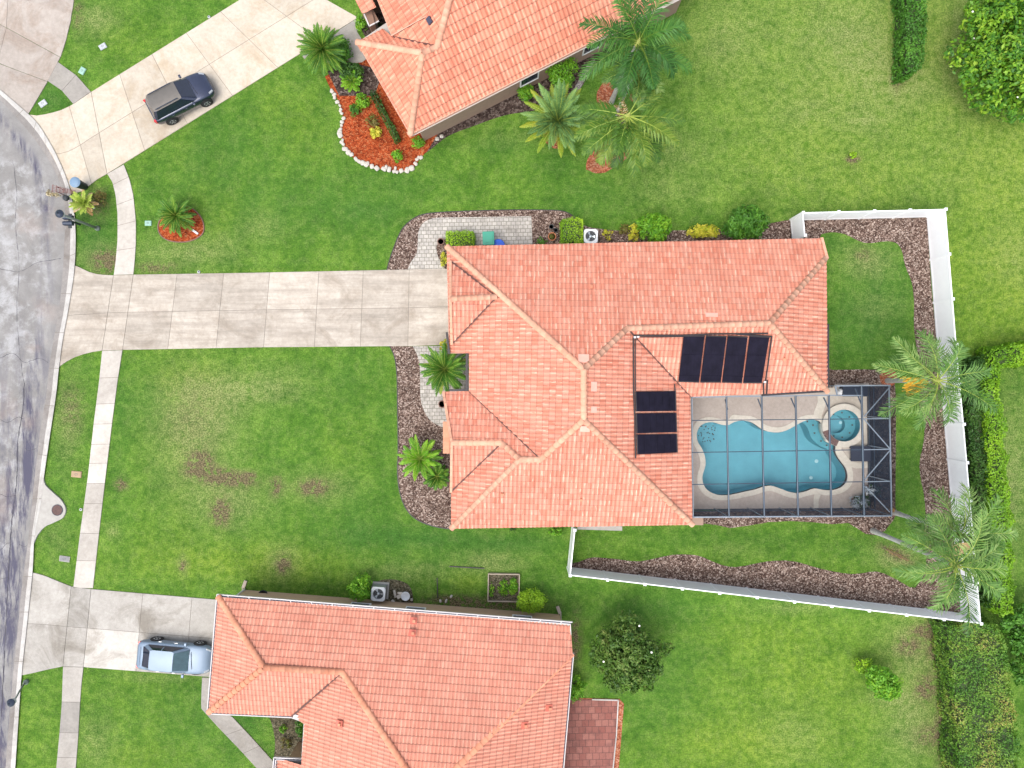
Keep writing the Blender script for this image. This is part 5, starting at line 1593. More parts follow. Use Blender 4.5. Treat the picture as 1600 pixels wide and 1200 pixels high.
QG = 'tall feather palms at the back yard fence'
palm('queen_palm', P(1386, 595), 5.3, 17, 3.4, 'tall feather palm over the right fence with an orange flower stalk', 11, leaf=.9, lw=.055, nl=33, plume=.55, wild=.6, azs=[R(a) for a in (80, 240, 150, 330, 20, 108, 290, 228, 145, 50, 0, 262, 165, 318, 215, 72, 128)], lean=(-.1, .0), stalk=R(192), elev=(1.1, -.35), droop=1.25, group=QG)
palm('queen_palm', P(1396, 800), 6.7, 16, 3.1, 'palm with a large tan spathe, upper of the pair at the fence corner', 12, leaf=.9, lw=.055, nl=32, plume=.55, wild=.65, lean=(-.15, .0), elev=(1.1, -.3), droop=1.2, spathe=R(200), group=QG)
palm('queen_palm', P(1363, 829), 8.0, 16, 3.3, 'lower palm of the pair at the fence corner, grey trunk over the back grass', 23, leaf=.9, lw=.055, nl=33, plume=.55, wild=.6, lean=(.1, -.1), elev=(1.0, -.35), droop=1.25, group=QG)
NG = 'palms on the lawn beside the north house'
palm('queen_palm', P(955, 160), 7.4, 17, 3.5, 'tall dark green feather palm leaning over the north house eave', 31, mat='palm_dark', leaf=.85, lw=.06, nl=42, plume=.5, wild=.5, lean=(.35, .1), elev=(1.1, -.4), droop=1.5, group=NG)
palm('queen_palm', P(944, 244), 6.0, 17, 3.4, 'palm with bare grey trunk, tan heart and dead brown fronds on a red mulch ring', 42, mat='palm_olive', leaf=.85, lw=.065, nl=44, plume=.4, wild=.4, lean=(.5, .2), elev=(.6, -.25), droop=1.2, dead=6, group=NG, azs=[R(a) for a in (250, 272, 300, 330, 350, 200, 225, 60, 170, 285, 35, 240, 315, 185, 262, 340, 212)], arm=.2)
palm('queen_palm', P(963, 178), 5.2, 12, 2.5, 'shorter green palm between the dark palm and the tan hearted palm', 57, mat='palm', leaf=.65, lw=.05, nl=34, plume=.5, wild=.5, lean=(.3, .2), elev=(1.2, -.2), droop=1.2, group=NG, trunk_r=.1)
palm('date_palm', P(869, 203), 1.4, 46, 2.4, 'stout date palm with stiff blue green fronds and yellow lower fronds', 61, mat='palm_blue', mat2='palm_yellow', frac2=.3, elev=(1.35, .05), droop=.55, leaf=.34, lw=.055, nl=50, vee=.15, trunk_r=.22, heart=False)
palm('sago_palm', P(514, 94), 1.3, 60, 1.65, 'round dark green sago palm at the corner of the north driveway', 71, mat='palm_sago', elev=(1.4, -.15), droop=.8, leaf=.24, lw=.04, nl=34, trunk_r=.16, heart=False)
palm('sago_palm', P(699, 578), 1.7, 54, 1.7, 'full green sago palm in front of the entry recess of the middle house', 72, mat='palm_sago', mat2='palm_yellow', frac2=.22, elev=(1.35, -.25), droop=.9, leaf=.26, lw=.04, nl=34, trunk_r=.14, heart=False)
palm('pygmy_palm', P(660, 714), 1.0, 30, 1.5, 'light green fan of palm fronds in the front bed, upper left of a pair', 73, mat='leaf_bright', elev=(1.3, .0), droop=.85, leaf=.26, lw=.04, nl=28, trunk_r=.1, heart=False)
palm('pygmy_palm', P(685, 742), .7, 26, .95, 'smaller darker palm tucked below the light green one against the house', 74, mat='palm_sago', elev=(1.3, -.1), droop=1.0, leaf=.24, lw=.04, nl=22, trunk_r=.08, heart=False)
palm('pygmy_palm', P(287, 343), .9, 42, 1.3, 'small green palm on the round island of orange mulch in the front lawn', 75, mat='palm_sago', elev=(1.35, -.2), droop=.9, leaf=.24, lw=.04, nl=24, trunk_r=.1, heart=False)
palm('fan_palm', P(147, 324), .9, 26, .9, 'pale yellow green young palm by the street lamp', 76, mat='palm_pale', mat2='dead', frac2=.35, elev=(1.3, .0), droop=.6, leaf=.2, lw=.05, nl=18, trunk_r=.07, heart=False)
palm('cycad', P(552, 132), .4, 20, .8, 'fresh green cycad in the orange mulch bed', 77, mat='leaf_bright', elev=(1.2, 0), droop=.7, leaf=.22, lw=.05, nl=18, heart=False, trunk_r=.08, cat='palm')
bush('leafy_shrub', P(1022, 356, 1.1), 1.35, 1.15, 1.9, 3800, .26, M['leaf_bright'], 78, 'big rounded green shrub beside the yellow croton along the north wall', nclump=90, clump=.25, aspect=.22)
bush('leafy_shrub', P(1166, 349, 1.1), 1.7, 1.35, 2.1, 4600, .28, M['leaf'], 79, 'largest bushy green shrub nearest the fence gate along the north wall', nclump=110, clump=.24, aspect=.22)

# ---- trees
def sc_l(l, k, kz=1.0): return [(a*k, b*k, c*kz, d*k, e*k, f*kz) for a, b, c, d, e, f in l]
tree('magnolia_tree', P(1590, 85, 2.6), sc_l([(0, 0, 3.0, 2.2, 2.3, 1.8), (-1.0, 1.5, 2.7, 1.5, 1.5, 1.4), (1.2, 1.5, 2.7, 1.8, 1.8, 1.5), (-.6, 2.6, 2.5, 1.2, 1.4, 1.2), (1.2, -1.0, 2.5, 1.6, 1.4, 1.3), (-1.3, -.4, 2.3, 1.4, 1.3, 1.1), (-.8, -1.5, 2.0, 1.3, 1.1, 1.0), (.4, -2.0, 2.0, 1.3, .9, .9), (-2.1, .3, 2.0, .8, .9, .8)], 1.35, .95), 4.6, 22000, .27, M['leaf_magnolia'], 5, 'large glossy magnolia with white blossoms in the top right corner', trunk_r=.18, flowers=9, nclump=330, clump=.17)
tree('magnolia_tree', P(983, 1020, 2.3), sc_l([(0, 0, 2.7, 1.2, 1.4, 1.4), (-.1, 1.2, 2.4, .6, .8, .8), (-.9, 0, 2.1, .9, 1.0, .9), (.7, -.7, 2.2, .9, 1.0, .9), (-.2, -1.2, 2.0, 1.0, .7, .8), (1.4, .1, 2.0, .65, .45, .5), (-.7, .8, 2.1, .6, .6, .6)], 1.38), 4.2, 15000, .19, M['leaf_olive'], 6, 'dark olive leaved tree standing alone on the lawn behind the south house', trunk_r=.12, flowers=4, nclump=240, clump=.17)
tree('citrus_tree', P(1379, 1066, 1.3), sc_l([(0, 0, 1.5, .8, .85, .8), (.2, -.3, 1.3, .7, .6, .6), (-.3, .3, 1.3, .6, .6, .6)], 1.25), 2.2, 4600, .17, M['leaf_bright'], 7, 'small round bright green tree on the lower right lawn', nclump=80, trunk_r=.06, clump=.25)
bush('lemon_sapling', P(1348, 1038, .6), .75, .6, 1.2, 620, .15, M['leaf_lime'], 8, 'thin sapling with yellow leaves beside the small round tree', 'shrub', nclump=12, clump=.3)
bush('sapling', P(1329, 244), .3, .3, .5, 220, .13, M['leaf_lime'], 9, 'tiny yellow green sapling alone on the upper right lawn', 'plant', nclump=8)
# ---- hedges
hedge('clipped_hedge', [(1415, -30), (1446, -30), (1447, 30), (1444, 75), (1440, 106), (1415, 116)], 1.5, 320, .14, M['leaf'], 21, 'dark clipped hedge ending on the lawn at the top edge, left of the magnolia')
hedge('boundary_hedge', [(1545, 575), (1556, 545), (1700, 520), (1700, 560), (1562, 575), (1566, 640), (1575, 740), (1580, 800), (1584, 900), (1584, 960), (1562, 960), (1556, 880), (1548, 780), (1540, 640)], 2.0, 330, .14, M['leaf_lime2'], 22, 'tall bright green boundary hedge outside the right fence', rough=.2)
hedge('shaded_hedge_side', [(1514, 590), (1524, 566), (1545, 556), (1552, 585), (1545, 650), (1554, 760), (1562, 860), (1566, 940), (1548, 950), (1534, 880), (1522, 740), (1514, 650)], 1.7, 280, .16, M['leaf_dark'], 25, 'dark leaves added as the shaded side of the bright hedge, along the right fence', rough=.3)  # dark row added to paint the shaded side of the boundary hedge
hedge('clipped_hedge', [(1483, 980), (1520, 974), (1558, 978), (1572, 1010), (1578, 1060), (1590, 1120), (1596, 1240), (1500, 1240), (1496, 1120), (1486, 1040)], 1.9, 330, .12, M['leaf_hedge_b'], 23, 'broad mottled hedge in the bottom right corner', rough=.2)
tree('shrubby_tree', P(1560, 960), [(0, 0, 1.6, 1.0, 1.3, 1.0), (.5, -1.2, 1.5, .9, 1.2, .9), (.6, -2.8, 1.4, .8, 1.3, .9), (.9, .6, 1.6, 1.0, 1.0, .9), (1.3, -1.8, 1.4, 1.0, 1.4, .9)], 2.6, 6500, .22, M['leaf'], 24, 'dark broadleaf shrub with a white bloom at the right edge, behind the mottled hedge', nclump=90, flowers=3)
hedge('box_hedge', [(697, 361), (739, 361), (740, 388), (697, 388)], 1.0, 420, .09, M['leaf_lime'], 26, 'lime green box hedge left of the green bin', rough=.07, group='lime box hedges by the north wall')
hedge('box_hedge', [(878, 343), (896, 339), (911, 342), (912, 381), (876, 381)], 1.1, 420, .09, M['leaf_lime'], 27, 'lime green box hedge left of the air conditioner at the north wall', rough=.09, group='lime box hedges by the north wall')
hedge('yew_hedge', [(577, 142), (585, 140), (624, 215), (616, 221)], .7, 300, .1, M['leaf_dark'], 28, 'long thin dark hedge along the front wall of the north house', rough=.08)
# ---- shrubs
B = [
 ('croton', (1098, 361), 1.05, .5, .9, 1400, .12, 'leaf_yellow', 'yellow variegated clump in the middle of the north wall bed'),
 ('croton', (990, 362), .42, .6, .9, 600, .12, 'leaf_yellow', 'yellow croton on the left side of the bushy palm'),
 ('croton', (950, 366), .38, .35, .4, 140, .14, 'leaf_yellow', 'sparse yellow seedlings right of the air conditioner'),
 ('red_shrub', (976, 358), .4, .35, .5, 260, .12, 'leaf_brown', 'rusty red little shrub near the yellow croton'),
 ('round_shrub', (878, 108), 1.05, 1.0, 1.8, 2600, .13, 'leaf_bright', 'big round bright green shrub against the north house wall'),
 ('round_shrub', (820, 143), .55, .6, 1.2, 1100, .12, 'leaf_bright', 'smaller bright green shrub left of the big round one'),
 ('round_shrub', (562, 921), .72, .85, 1.7, 1700, .13, 'leaf_bright', 'yellow green shrub left of the air conditioner of the south house'),
 ('round_shrub', (829, 940), 1.0, .82, 1.5, 3000, .10, 'leaf_lime', 'rounded lime shrub by the vegetable bed'),
 ('round_shrub', (900, 1075), .55, .9, 1.3, 900, .14, 'leaf_bright', 'leafy shrub at the right eave of the south house above the patio'),
 ('round_shrub', (653, 222), .42, .42, .8, 700, .09, 'leaf_bright', 'small green ball shrub at the corner of the north house'),
 ('round_shrub', (621, 242), .42, .42, .7, 480, .13, 'leaf_bright', 'spiky green shrub in the lower tip of the orange mulch bed'),
 ('round_shrub', (587, 206), .42, .42, .7, 480, .11, 'leaf_yellow', 'pale yellow green shrub in the centre of the orange mulch bed'),
 ('round_shrub', (582, 188), .5, .5, .7, 450, .11, 'leaf_brown', 'sparse rusty shrub above the pale one in the mulch bed'),
 ('round_shrub', (567, 158), .5, .5, .8, 900, .1, 'leaf_bright', 'mid green shrub in the mulch bed near the front hedge'),
 ('round_shrub', (553, 171), .4, .42, .6, 700, .09, 'leaf', 'small dark round shrub at the left edge of the mulch bed'),
 ('leafy_shrub', (548, 112), .8, .65, 1.1, 1200, .16, 'leaf_dark', 'dark leafy shrub between the sago palm and the north house'),
 ('leafy_shrub', (538, 78), .6, .8, 1.1, 1000, .13, 'leaf', 'green shrub behind the sago palm beside the grey path'),
 ('leafy_shrub', (563, 35), .42, .5, .9, 600, .13, 'leaf_bright', 'bushy green plant left of the brown entry column'),
 ('leafy_shrub', (590, 42), .35, .3, .5, 260, .13, 'leaf_dark', 'dark little plant under the brown entry column'),
 ('hibiscus', (745, 550), .01, .01, .1, 1, .1, 'leaf', None),
 ('croton', (694, 541), .3, .4, 1.2, 300, .12, 'leaf_yellow', 'yellow green sprig between the driveway and the sago palm'),
 ('ground_cover', (693, 405), .22, .6, .5, 420, .1, 'leaf_yellow', 'narrow yellow green edging plant beside the paver path corner'),
 ('potted_shrub', (847, 377), .35, .25, .35, 260, .1, 'leaf', 'low green plant left of the clay pot at the north wall'),
 ('round_shrub', (802, 826), .25, .2, .3, 130, .1, 'leaf_dark', 'tiny dark plant under the south eave of the middle house, left one'),
 ('round_shrub', (868, 831), .45, .28, .7, 320, .13, 'leaf_bright', 'leafy plant under the south eave of the middle house, beside the fence end'),
 ('round_shrub', (472, 1135), .4, .75, 1.2, 900, .12, 'leaf', 'green shrub against the recess wall of the south house'),
 ('round_shrub', (442, 1140), .3, .3, .4, 160, .12, 'leaf_bright', 'small light green plant in the recess bed of the south house'),
 ('round_shrub', (446, 1160), .4, .5, .4, 260, .1, 'leaf_brown', 'scraggly brownish plants in the recess bed of the south house'),
 ('dried_shrub', (154, 312), .75, .6, .9, 420, .12, 'leaf_brown', 'dry brown shrub behind the pale young palm'),
 ('ground_cover', (1540, 590), .8, .9, 1.8, 1100, .17, 'leaf_dark', 'dark shrub where the boundary hedge turns the corner'),
 ('ground_cover', (1487, 1048), .5, .35, .5, 300, .14, 'leaf_bright', 'bright weed tuft at the left foot of the mottled hedge'),
]
for i, (nm, c, rx, ry, h, n, s, mt, lab) in enumerate(B):
    if lab is None: continue
    bush(nm, P(*c, h*.6), rx*1.18, ry*1.18, h, int(n*1.5), s, M[mt], 100+i, lab, 'shrub' if 'croton' not in nm else 'plant', nclump=max(8, min(70, n//25)), trunk=n > 300)
# potted plants in the cage
for i, (x, y, rr) in enumerate(((1333, 782, .62), (1352, 763, .42))):
    r = empty('potted_plant', P(x, y), 0, ['larger potted plant with silver grey leaves in the lower right of the pool cage', 'smaller silver leaved potted plant just above the larger one in the pool cage'][i], 'plant')
    m_ = MB(); m_.lathe((0, 0, dz), [(.16, 0), (.22, .3), (.25, .34)], 14); m_.build('pot', M['brown_pot'], r)
    V_, t_ = crown_leaves([(0, 0, .65, rr, rr*.8, .4)], int(380*rr), .3, 300+i, aspect=.18, nclump=20)
    quads_mesh('foliage', V_, t_, M['silver'], r)
    V_, t_ = crown_leaves([(.3, 0, .5, rr*.9, rr*.8, .35)], int(420*rr), .16, 310+i, nclump=20); quads_mesh('lower_foliage', V_, t_, M['leaf_dark'], r)
bush('dry_grass_clump', P(1385, 796), .35, .4, .7, 260, .16, M['dead'], 401, 'dry tan grass clump at the lower right corner of the pool cage', 'plant', nclump=12)

# ------------------------------------------------------------------ stones of the north bed
def rock_mesh(seed):
    rnd = random.Random(seed); bm = bmesh.new(); bmesh.ops.create_icosphere(bm, subdivisions=2, radius=.5)
    for v in bm.verts:
        v.co *= 1 + .22*noise.noise(v.co*2.2 + Vector((seed*3.1, 0, 0))); v.co.z *= .55
        v.co.x = max(-.42, min(.42, v.co.x)); v.co.y = max(-.38, min(.38, v.co.y))
    me = bpy.data.meshes.new('edging_stone'); bm.to_mesh(me); bm.free(); me.materials.append(M['stone_white']); return me
rocks = [rock_mesh(s) for s in range(5)]
path_px = catmull([(517, 140), (526, 156), (534, 176), (536, 190), (532, 205), (536, 226), (548, 243), (563, 254), (583, 262), (606, 267), (628, 268), (642, 263), (652, 253), (660, 243)], 8, False)
pts = [P(*p) for p in path_px]; Ls = [0]
for i in range(len(pts)-1): Ls.append(Ls[-1] + (pts[i+1]-pts[i]).length)
s_ = 0; rnd = random.Random(8)
ORD = 'first second third fourth fifth sixth seventh eighth ninth tenth eleventh twelfth thirteenth fourteenth fifteenth sixteenth seventeenth eighteenth nineteenth'.split()
TENS = ['', '', 'twenty', 'thirty', 'forty', 'fifty', 'sixty', 'seventy', 'eighty']
TH = ['', '', 'twentieth', 'thirtieth', 'fortieth', 'fiftieth', 'sixtieth', 'seventieth', 'eightieth']
def ordinal(n): return ORD[n-1] if n < 20 else (TH[n//10] if n % 10 == 0 else TENS[n//10] + ' ' + ORD[n % 10 - 1])
nst = 1
GRS = 'white edging stones around the orange mulch bed'
while s_ < Ls[-1]:
    i = next(k for k in range(len(Ls)-1) if Ls[k+1] >= s_); u = (s_-Ls[i])/max(1e-6, Ls[i+1]-Ls[i])
    fr_ = s_/Ls[-1]
    sz = rnd.uniform(.24, .40)*(1.0 if fr_ > .3 else .75)
    for row in range(2 if (fr_ > .33 and rnd.random() < .55) else 1):
        p = pts[i].lerp(pts[i+1], u) + Vector((rnd.uniform(-.07, .07), rnd.uniform(-.07, .07), 0))
        o = bpy.data.objects.new('edging_stone', rnd.choice(rocks)); col.objects.link(o)
        o.location = (p.x + row*.1, p.y + row*.14, .09); k = sz*(1 if row == 0 else .7); o.scale = (k*rnd.uniform(.9, 1.3), k*rnd.uniform(.8, 1.1), k*.8); o.rotation_euler = (0, 0, rnd.random()*6.28)
        tag(o, 'white edging stone, %s from the sago palm along the orange mulch border' % ordinal(nst), 'stone', GRS); nst += 1
    s_ += sz*rnd.uniform(.8, 1.05)
for (x, y), sz, lab in (((1113-800+800-1113+686, 214), .3, 'lone pale stone on the dark mulch edge, left of two'), ((690, 213), .28, 'lone pale stone on the dark mulch edge, right of two')):
    o = bpy.data.objects.new('garden_stone', rocks[0]); col.objects.link(o); o.location = P(x if sz == .28 else 683, 217 if sz == .3 else y, .08); o.scale = (sz, sz, sz); tag(o, lab, 'stone')

# ------------------------------------------------------------------ cars
def loft(stations, nseg=None):
    """stations: list of (x, [(y,z)...]) half sections from bottom centre to top centre"""
    vs = []; fs = []; n = len(stations[0][1])
    full = 2*n
    for x, sec in stations:
        ring = [(x, y, z) for y, z in sec] + [(x, -y, z) for y, z in reversed(sec)]
        vs += ring
    for i in range(len(stations)-1):
        for k in range(full):
            a = i*full+k; b = i*full+(k+1) % full
            fs.append((a, b, b+full, a+full))
    fs.append(tuple(range(full))[::-1]); fs.append(tuple((len(stations)-1)*full + k for k in range(full)))
    return vs, fs
def mesh_obj(name, vs, fs, mat, parent, smooth=True, sub=0, bevel=0):
    me = bpy.data.meshes.new(name); me.from_pydata(vs, [], fs)
    bm = bmesh.new(); bm.from_mesh(me); bmesh.ops.remove_doubles(bm, verts=bm.verts, dist=1e-4); bmesh.ops.recalc_face_normals(bm, faces=bm.faces); bm.to_mesh(me); bm.free()
    o = link(name, me, mat, parent, smooth)
    if bevel:
        m = o.modifiers.new('bevel', 'BEVEL'); m.width = bevel; m.segments = 3
    if sub:
        m = o.modifiers.new('subd', 'SUBSURF'); m.levels = sub; m.render_levels = sub
    return o
def car(name, loc, ang, label, suv, paint, roof_mat, side=None):
    root = empty(name, (loc[0], loc[1], .055), ang, label, 'car')
    L = 4.65; W_ = .92
    if suv: zb, belt, hood, deck, top = .30, 1.12, 1.10, 1.12, 1.74
    else:   zb, belt, hood, deck, top = .20, .92, .88, .96, 1.42
    hl = L/2
    st = []
    #  x, half width, bottom, shoulder z, top-of-body z
    prof = [(-hl, .72, zb+.18, belt-.28, belt-.22), (-hl+.06, .82, zb+.06, belt-.12, belt-.04), (-hl+.35, W_-.03, zb, belt-.08, deck), (-1.5, W_, zb, belt-.05, deck+.01), (-.6, W_+.01, zb, belt-.06, belt+.03),
            (.4, W_+.01, zb, belt-.08, belt+.03), (1.0, W_, zb, belt-.12, hood+.04), (1.55, W_-.01, zb, belt-.16, hood), (hl-.35, W_-.07, zb, belt-.26, hood-.12), (hl-.10, .74, zb+.06, belt-.36, hood-.26), (hl, .60, zb+.16, belt-.46, hood-.40)]
    for x, w_, b_, sh_, tp in prof:
        st.append((x, [(0, b_), (w_*.8, b_), (w_*.97, b_+.10), (w_, (b_+sh_)/2), (w_*.985, sh_-.02), (w_*.94, sh_+.03), (w_*.80, min(tp, sh_+.075)), (w_*.4, tp), (0, tp+.012)]))
    vs, fs = loft(st)
    mesh_obj('body', vs, fs, paint, root, True, 1)
    # greenhouse frame
    if suv: gb = [(-2.16, .74), (-2.02, .80), (0.85, .80), (1.08, .72)]; gt_ = [(-1.80, .55), (-1.66, .60), (.12, .60), (.26, .56)]
    else:   gb = [(-1.88, .66), (-1.68, .77), (.80, .77), (1.02, .69)]; gt_ = [(-1.22, .55), (-1.08, .60), (.08, .61), (.20, .57)]
    zb0 = belt - .04; crn = .03
    lo = [(x, y, zb0) for x, y in gb] + [(x, -y, zb0) for x, y in reversed(gb)]
    hi = [(x, y, top-.05) for x, y in gt_] + [(x, -y, top-.05) for x, y in reversed(gt_)]
    vs = lo + hi; n = 8; fs = [(k, (k+1) % n, (k+1) % n + n, k+n) for k in range(n)]
    fs.append(tuple(range(n, 2*n)))
    mesh_obj('cabin', vs, fs, paint, root, False, 0, .05)
    # roof skin with ribs
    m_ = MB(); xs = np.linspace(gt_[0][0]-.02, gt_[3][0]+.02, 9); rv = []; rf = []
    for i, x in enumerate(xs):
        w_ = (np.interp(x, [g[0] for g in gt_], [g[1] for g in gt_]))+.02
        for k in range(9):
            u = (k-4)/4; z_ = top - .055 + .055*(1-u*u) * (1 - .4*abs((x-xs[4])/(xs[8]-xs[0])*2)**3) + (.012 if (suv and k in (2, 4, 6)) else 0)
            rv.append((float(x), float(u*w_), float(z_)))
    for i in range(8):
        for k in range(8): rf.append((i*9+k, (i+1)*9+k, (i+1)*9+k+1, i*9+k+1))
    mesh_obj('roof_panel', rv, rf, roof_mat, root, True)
    def pane(nm, corners, mat, out=.015, inset=.88):
        c = [Vector(p) for p in corners]; ctr = sum(c, Vector())/4; nrm = (c[1]-c[0]).cross(c[3]-c[0]).normalized()
        if nrm.dot(ctr - Vector((ctr.x*.5, 0, .6))) < 0: nrm = -nrm
        q_ = [ctr + (p-ctr)*inset + nrm*out for p in c]
        vs = q_ + [p - nrm*.012 for p in q_]
        mesh_obj(nm, [tuple(v) for v in vs], [(0,1,2,3),(7,6,5,4),(0,4,5,1),(1,5,6,2),(2,6,7,3),(3,7,4,0)], mat, root, False)
    zt = top-.05
    pane('windscreen', [(gb[3][0], gb[3][1], zb0+.04), (gb[3][0], -gb[3][1], zb0+.04), (gt_[3][0], -gt_[3][1], zt), (gt_[3][0], gt_[3][1], zt)], M['windshield'] if not suv else M['car_glass'], inset=.93)
    pane('rear_window', [(gb[0][0], gb[0][1], zb0+.04), (gb[0][0], -gb[0][1], zb0+.04), (gt_[0][0], -gt_[0][1], zt), (gt_[0][0], gt_[0][1], zt)], M['car_glass'], inset=.93)
    for s in (-1, 1):
        pane('side_window', [(gb[1][0], s*gb[1][1], zb0+.06), (gb[2][0], s*gb[2][1], zb0+.06), (gt_[2][0], s*gt_[2][1], zt), (gt_[1][0], s*gt_[1][1], zt)], M['car_glass'], inset=.92)
        m_ = MB(); m_.box((-.55, s*(gb[1][1]+gt_[1][1])/2+s*.018, (zb0+zt)/2), (.07, .03, (zt-zb0)*.95), tilt=Matrix.Rotation(s*math.atan2(gb[1][1]-gt_[1][1], zt-zb0), 3, 'X')); m_.build('door_pillar', paint, root)
        m_ = MB(); m_.box((.72, s*(W_+.06), belt+.03), (.16, .22, .13)); o = m_.build('mirror', paint, root)
        bv = o.modifiers.new('bevel', 'BEVEL'); bv.width = .04; bv.segments = 3
        m_ = MB(); m_.box((hl-.27, s*.66, hood-.24), (.34, .13, .10), rz=-s*.5, tilt=Matrix.Rotation(.35, 3, 'Y')); o = m_.build('headlight', M['lens'], root)
        bv = o.modifiers.new('bevel', 'BEVEL'); bv.width = .03; bv.segments = 2
        m_ = MB(); m_.box((-hl+.10, s*.73, belt-.2), (.16, .18, .26 if suv else .16), rz=s*.4); o = m_.build('taillight', M['red_lens'], root)
        if suv:
            m_ = MB(); m_.bar((-1.65, s*.53, top+.04), (.05, s*.53, top+.04), .04, .03); m_.build('roof_rail', M['dark_metal'], root)
        for x in (-1.36, 1.36):
            r_ = .37 if suv else .33
            m_ = MB(); m_.tube([(x, s*(W_-.20), r_), (x, s*(W_-.17), r_), (x, s*(W_+.0), r_), (x, s*(W_+.035), r_)], [r_*.9, r_, r_, r_*.88], 24); wh = m_.build('wheel', M['tyre'], root, True)
            m_ = MB()
            m_.tube([(x, s*(W_+.02), r_), (x, s*(W_+.040), r_)], [r_*.66, r_*.62], 20)
            rm = m_.build('rim', M['rim'] if not suv else M['grey_metal'], wh)
            m_ = MB()
            for k in range(5):
                a = k*2*math.pi/5; m_.box((x + math.cos(a+.63)*r_*.40, s*(W_+.045), r_ + math.sin(a+.63)*r_*.40), (.10, .012, .13), tilt=Matrix.Rotation(-(a+.63)+math.pi/2, 3, 'Y'))
            m_.build('rim_openings', M['tyre'], wh)
            m_ = MB(); m_.tube([(x, s*(W_-.22), r_+.02), (x, s*(W_+.012), r_+.02)], [r_*1.17, r_*1.17], 24); m_.build('wheel_arch', M['tyre'], root)
    if not suv:
        m_ = MB(); m_.box((-2.02, 0, deck+.012), (.012, 1.2, .012)); m_.build('boot_gap', M['tyre'], root)
    m_ = MB(); m_.bar((1.22, -.52, belt+.02), (1.10, .52, belt+.02), .02, .02); m_.build('wiper', M['tyre'], root)
    m_ = MB(); m_.box((hl-.03, 0, zb+.28), (.05, .95, .14)); m_.build('grille', M['dark_metal'], root)
    for s in (-1, 1):
        for x in (.05, -.95):
            m_ = MB(); m_.box((x, s*(W_+.005), belt-.16), (.18, .03, .03)); m_.build('door_handle', M['rim'] if not suv else M['dark_metal'], root)
    return root
c_ = P(283, 153, .7); suv_ = car('suv_car', (c_.x, c_.y), R(28), 'dark navy suv with sky reflection painted in tan on its roof, parked on the north driveway', True, M['car_dark'], M['car_roof']); suv_.scale = (.9, .97, .95)
c_ = P(272, 1028, .8); car('sedan_car', (c_.x, c_.y), R(-5.5), 'silver blue sedan parked nose in on the south driveway', False, M['car_silver'], M['car_silver'])

# ------------------------------------------------------------------ air conditioners, bins, pots
def aircon(px, py, z, label, seed, ang):
    c = P(px, py, z); r = empty('air_conditioner', (c.x, c.y, 0), R(ang), label, 'air conditioner', None)
    m_ = MB(); m_.box((0, 0, .05), (1.05, 1.05, .09)); m_.build('pad', M['pad'], r)
    m_ = MB(); m_.box((0, 0, .39), (.86, .86, .60)); m_.box((.42, 0, .74), (.03, .86, .1)); m_.box((-.42, 0, .74), (.03, .86, .1)); m_.box((0, .42, .74), (.8, .03, .1)); m_.box((0, -.42, .74), (.8, .03, .1)); o = m_.build('casing', M['grey_metal'], r)
    bv = o.modifiers.new('bevel', 'BEVEL'); bv.width = .06; bv.segments = 3
    m_ = MB(); 
    sq = []
    for k in range(32):
        a = 2*math.pi*k/32; q_ = .44/max(abs(math.cos(a)), abs(math.sin(a))); q_ = min(q_, .54); sq.append((q_*math.cos(a), q_*math.sin(a)))
    fill_poly(m_, [sq, [(.33*math.cos(2*math.pi*k/32), .33*math.sin(2*math.pi*k/32)) for k in range(32)]], .84, .79); m_.build('top_cover', M['white'], r)
    m_ = MB(); m_.lathe((0, 0, .70), [(.33, 0), (.33, .01)], 24); m_.build('fan_well', M['bin_body'], r)
    m_ = MB()
    for k in range(3):
        a = k*2.094; 
        pts_ = [(.05*math.cos(a), .05*math.sin(a), .74), (.30*math.cos(a-.35), .30*math.sin(a-.35), .73), (.31*math.cos(a+.25), .31*math.sin(a+.25), .77)]
        m_.poly(pts_)
    m_.lathe((0, 0, .74), [(.08, 0), (.08, .06), (.03, .08)], 12); m_.build('fan', M['silver'], r)
    m_ = MB()
    for q_ in (.12, .20, .28):
        m_.tube([(q_*math.cos(2*math.pi*k/24), q_*math.sin(2*math.pi*k/24), .835) for k in range(25)], .006, 4, False)
    m_.build('fan_guard', M['grey_metal'], r)
    return r
aircon(923, 369, .8, 'white topped air conditioner at the north wall of the middle house', 1, -1)
aircon(591, 928, .8, 'white topped air conditioner beside the north wall of the south house', 2, -4)
# lidded wheelie bin
c = P(764, 378); r = empty('wheelie_bin', c, R(2), 'teal green wheelie bin on the pavers beside the lime box hedge', 'bin')
m_ = MB(); m_.faces([(-.26, -.28, .06), (.26, -.28, .06), (.26, .28, .06), (-.26, .28, .06), (-.33, -.38, 1.0), (.33, -.38, 1.0), (.33, .38, 1.0), (-.33, .38, 1.0)], [(0,3,2,1),(4,5,6,7),(0,1,5,4),(1,2,6,5),(2,3,7,6),(3,0,4,7)]); m_.build('bin_body', M['bin_green'], r)
m_ = MB(); m_.box((0, .02, 1.03), (.72, .84, .06)); o = m_.build('lid', M['bin_green'], r); bv = o.modifiers.new('b', 'BEVEL'); bv.width = .06; bv.segments = 3
m_ = MB(); m_.box((0, .03, 1.075), (.5, .58, .03)); o = m_.build('lid_panel', M['bin_green'], r)
for s in (-1, 1):
    m_ = MB(); m_.tube([(s*.30, -.30, .12), (s*.36, -.30, .12)], .12, 14); m_.build('wheel', M['tyre'], r)
m_ = MB(); m_.bar((-.28, -.44, 1.0), (.28, -.44, 1.0), .04, .04); m_.build('handle', M['bin_green'], r)
c = P(779, 387); r = empty('recycling_bin', c, 0, 'bright blue bin half under the eave, right of the teal wheelie bin', 'bin')
m_ = MB(); m_.lathe((0, 0, .03), [(.26, 0), (.36, .55), (.40, .58), (.40, .62)], 20); m_.build('bin_body', M['recycle'], r)
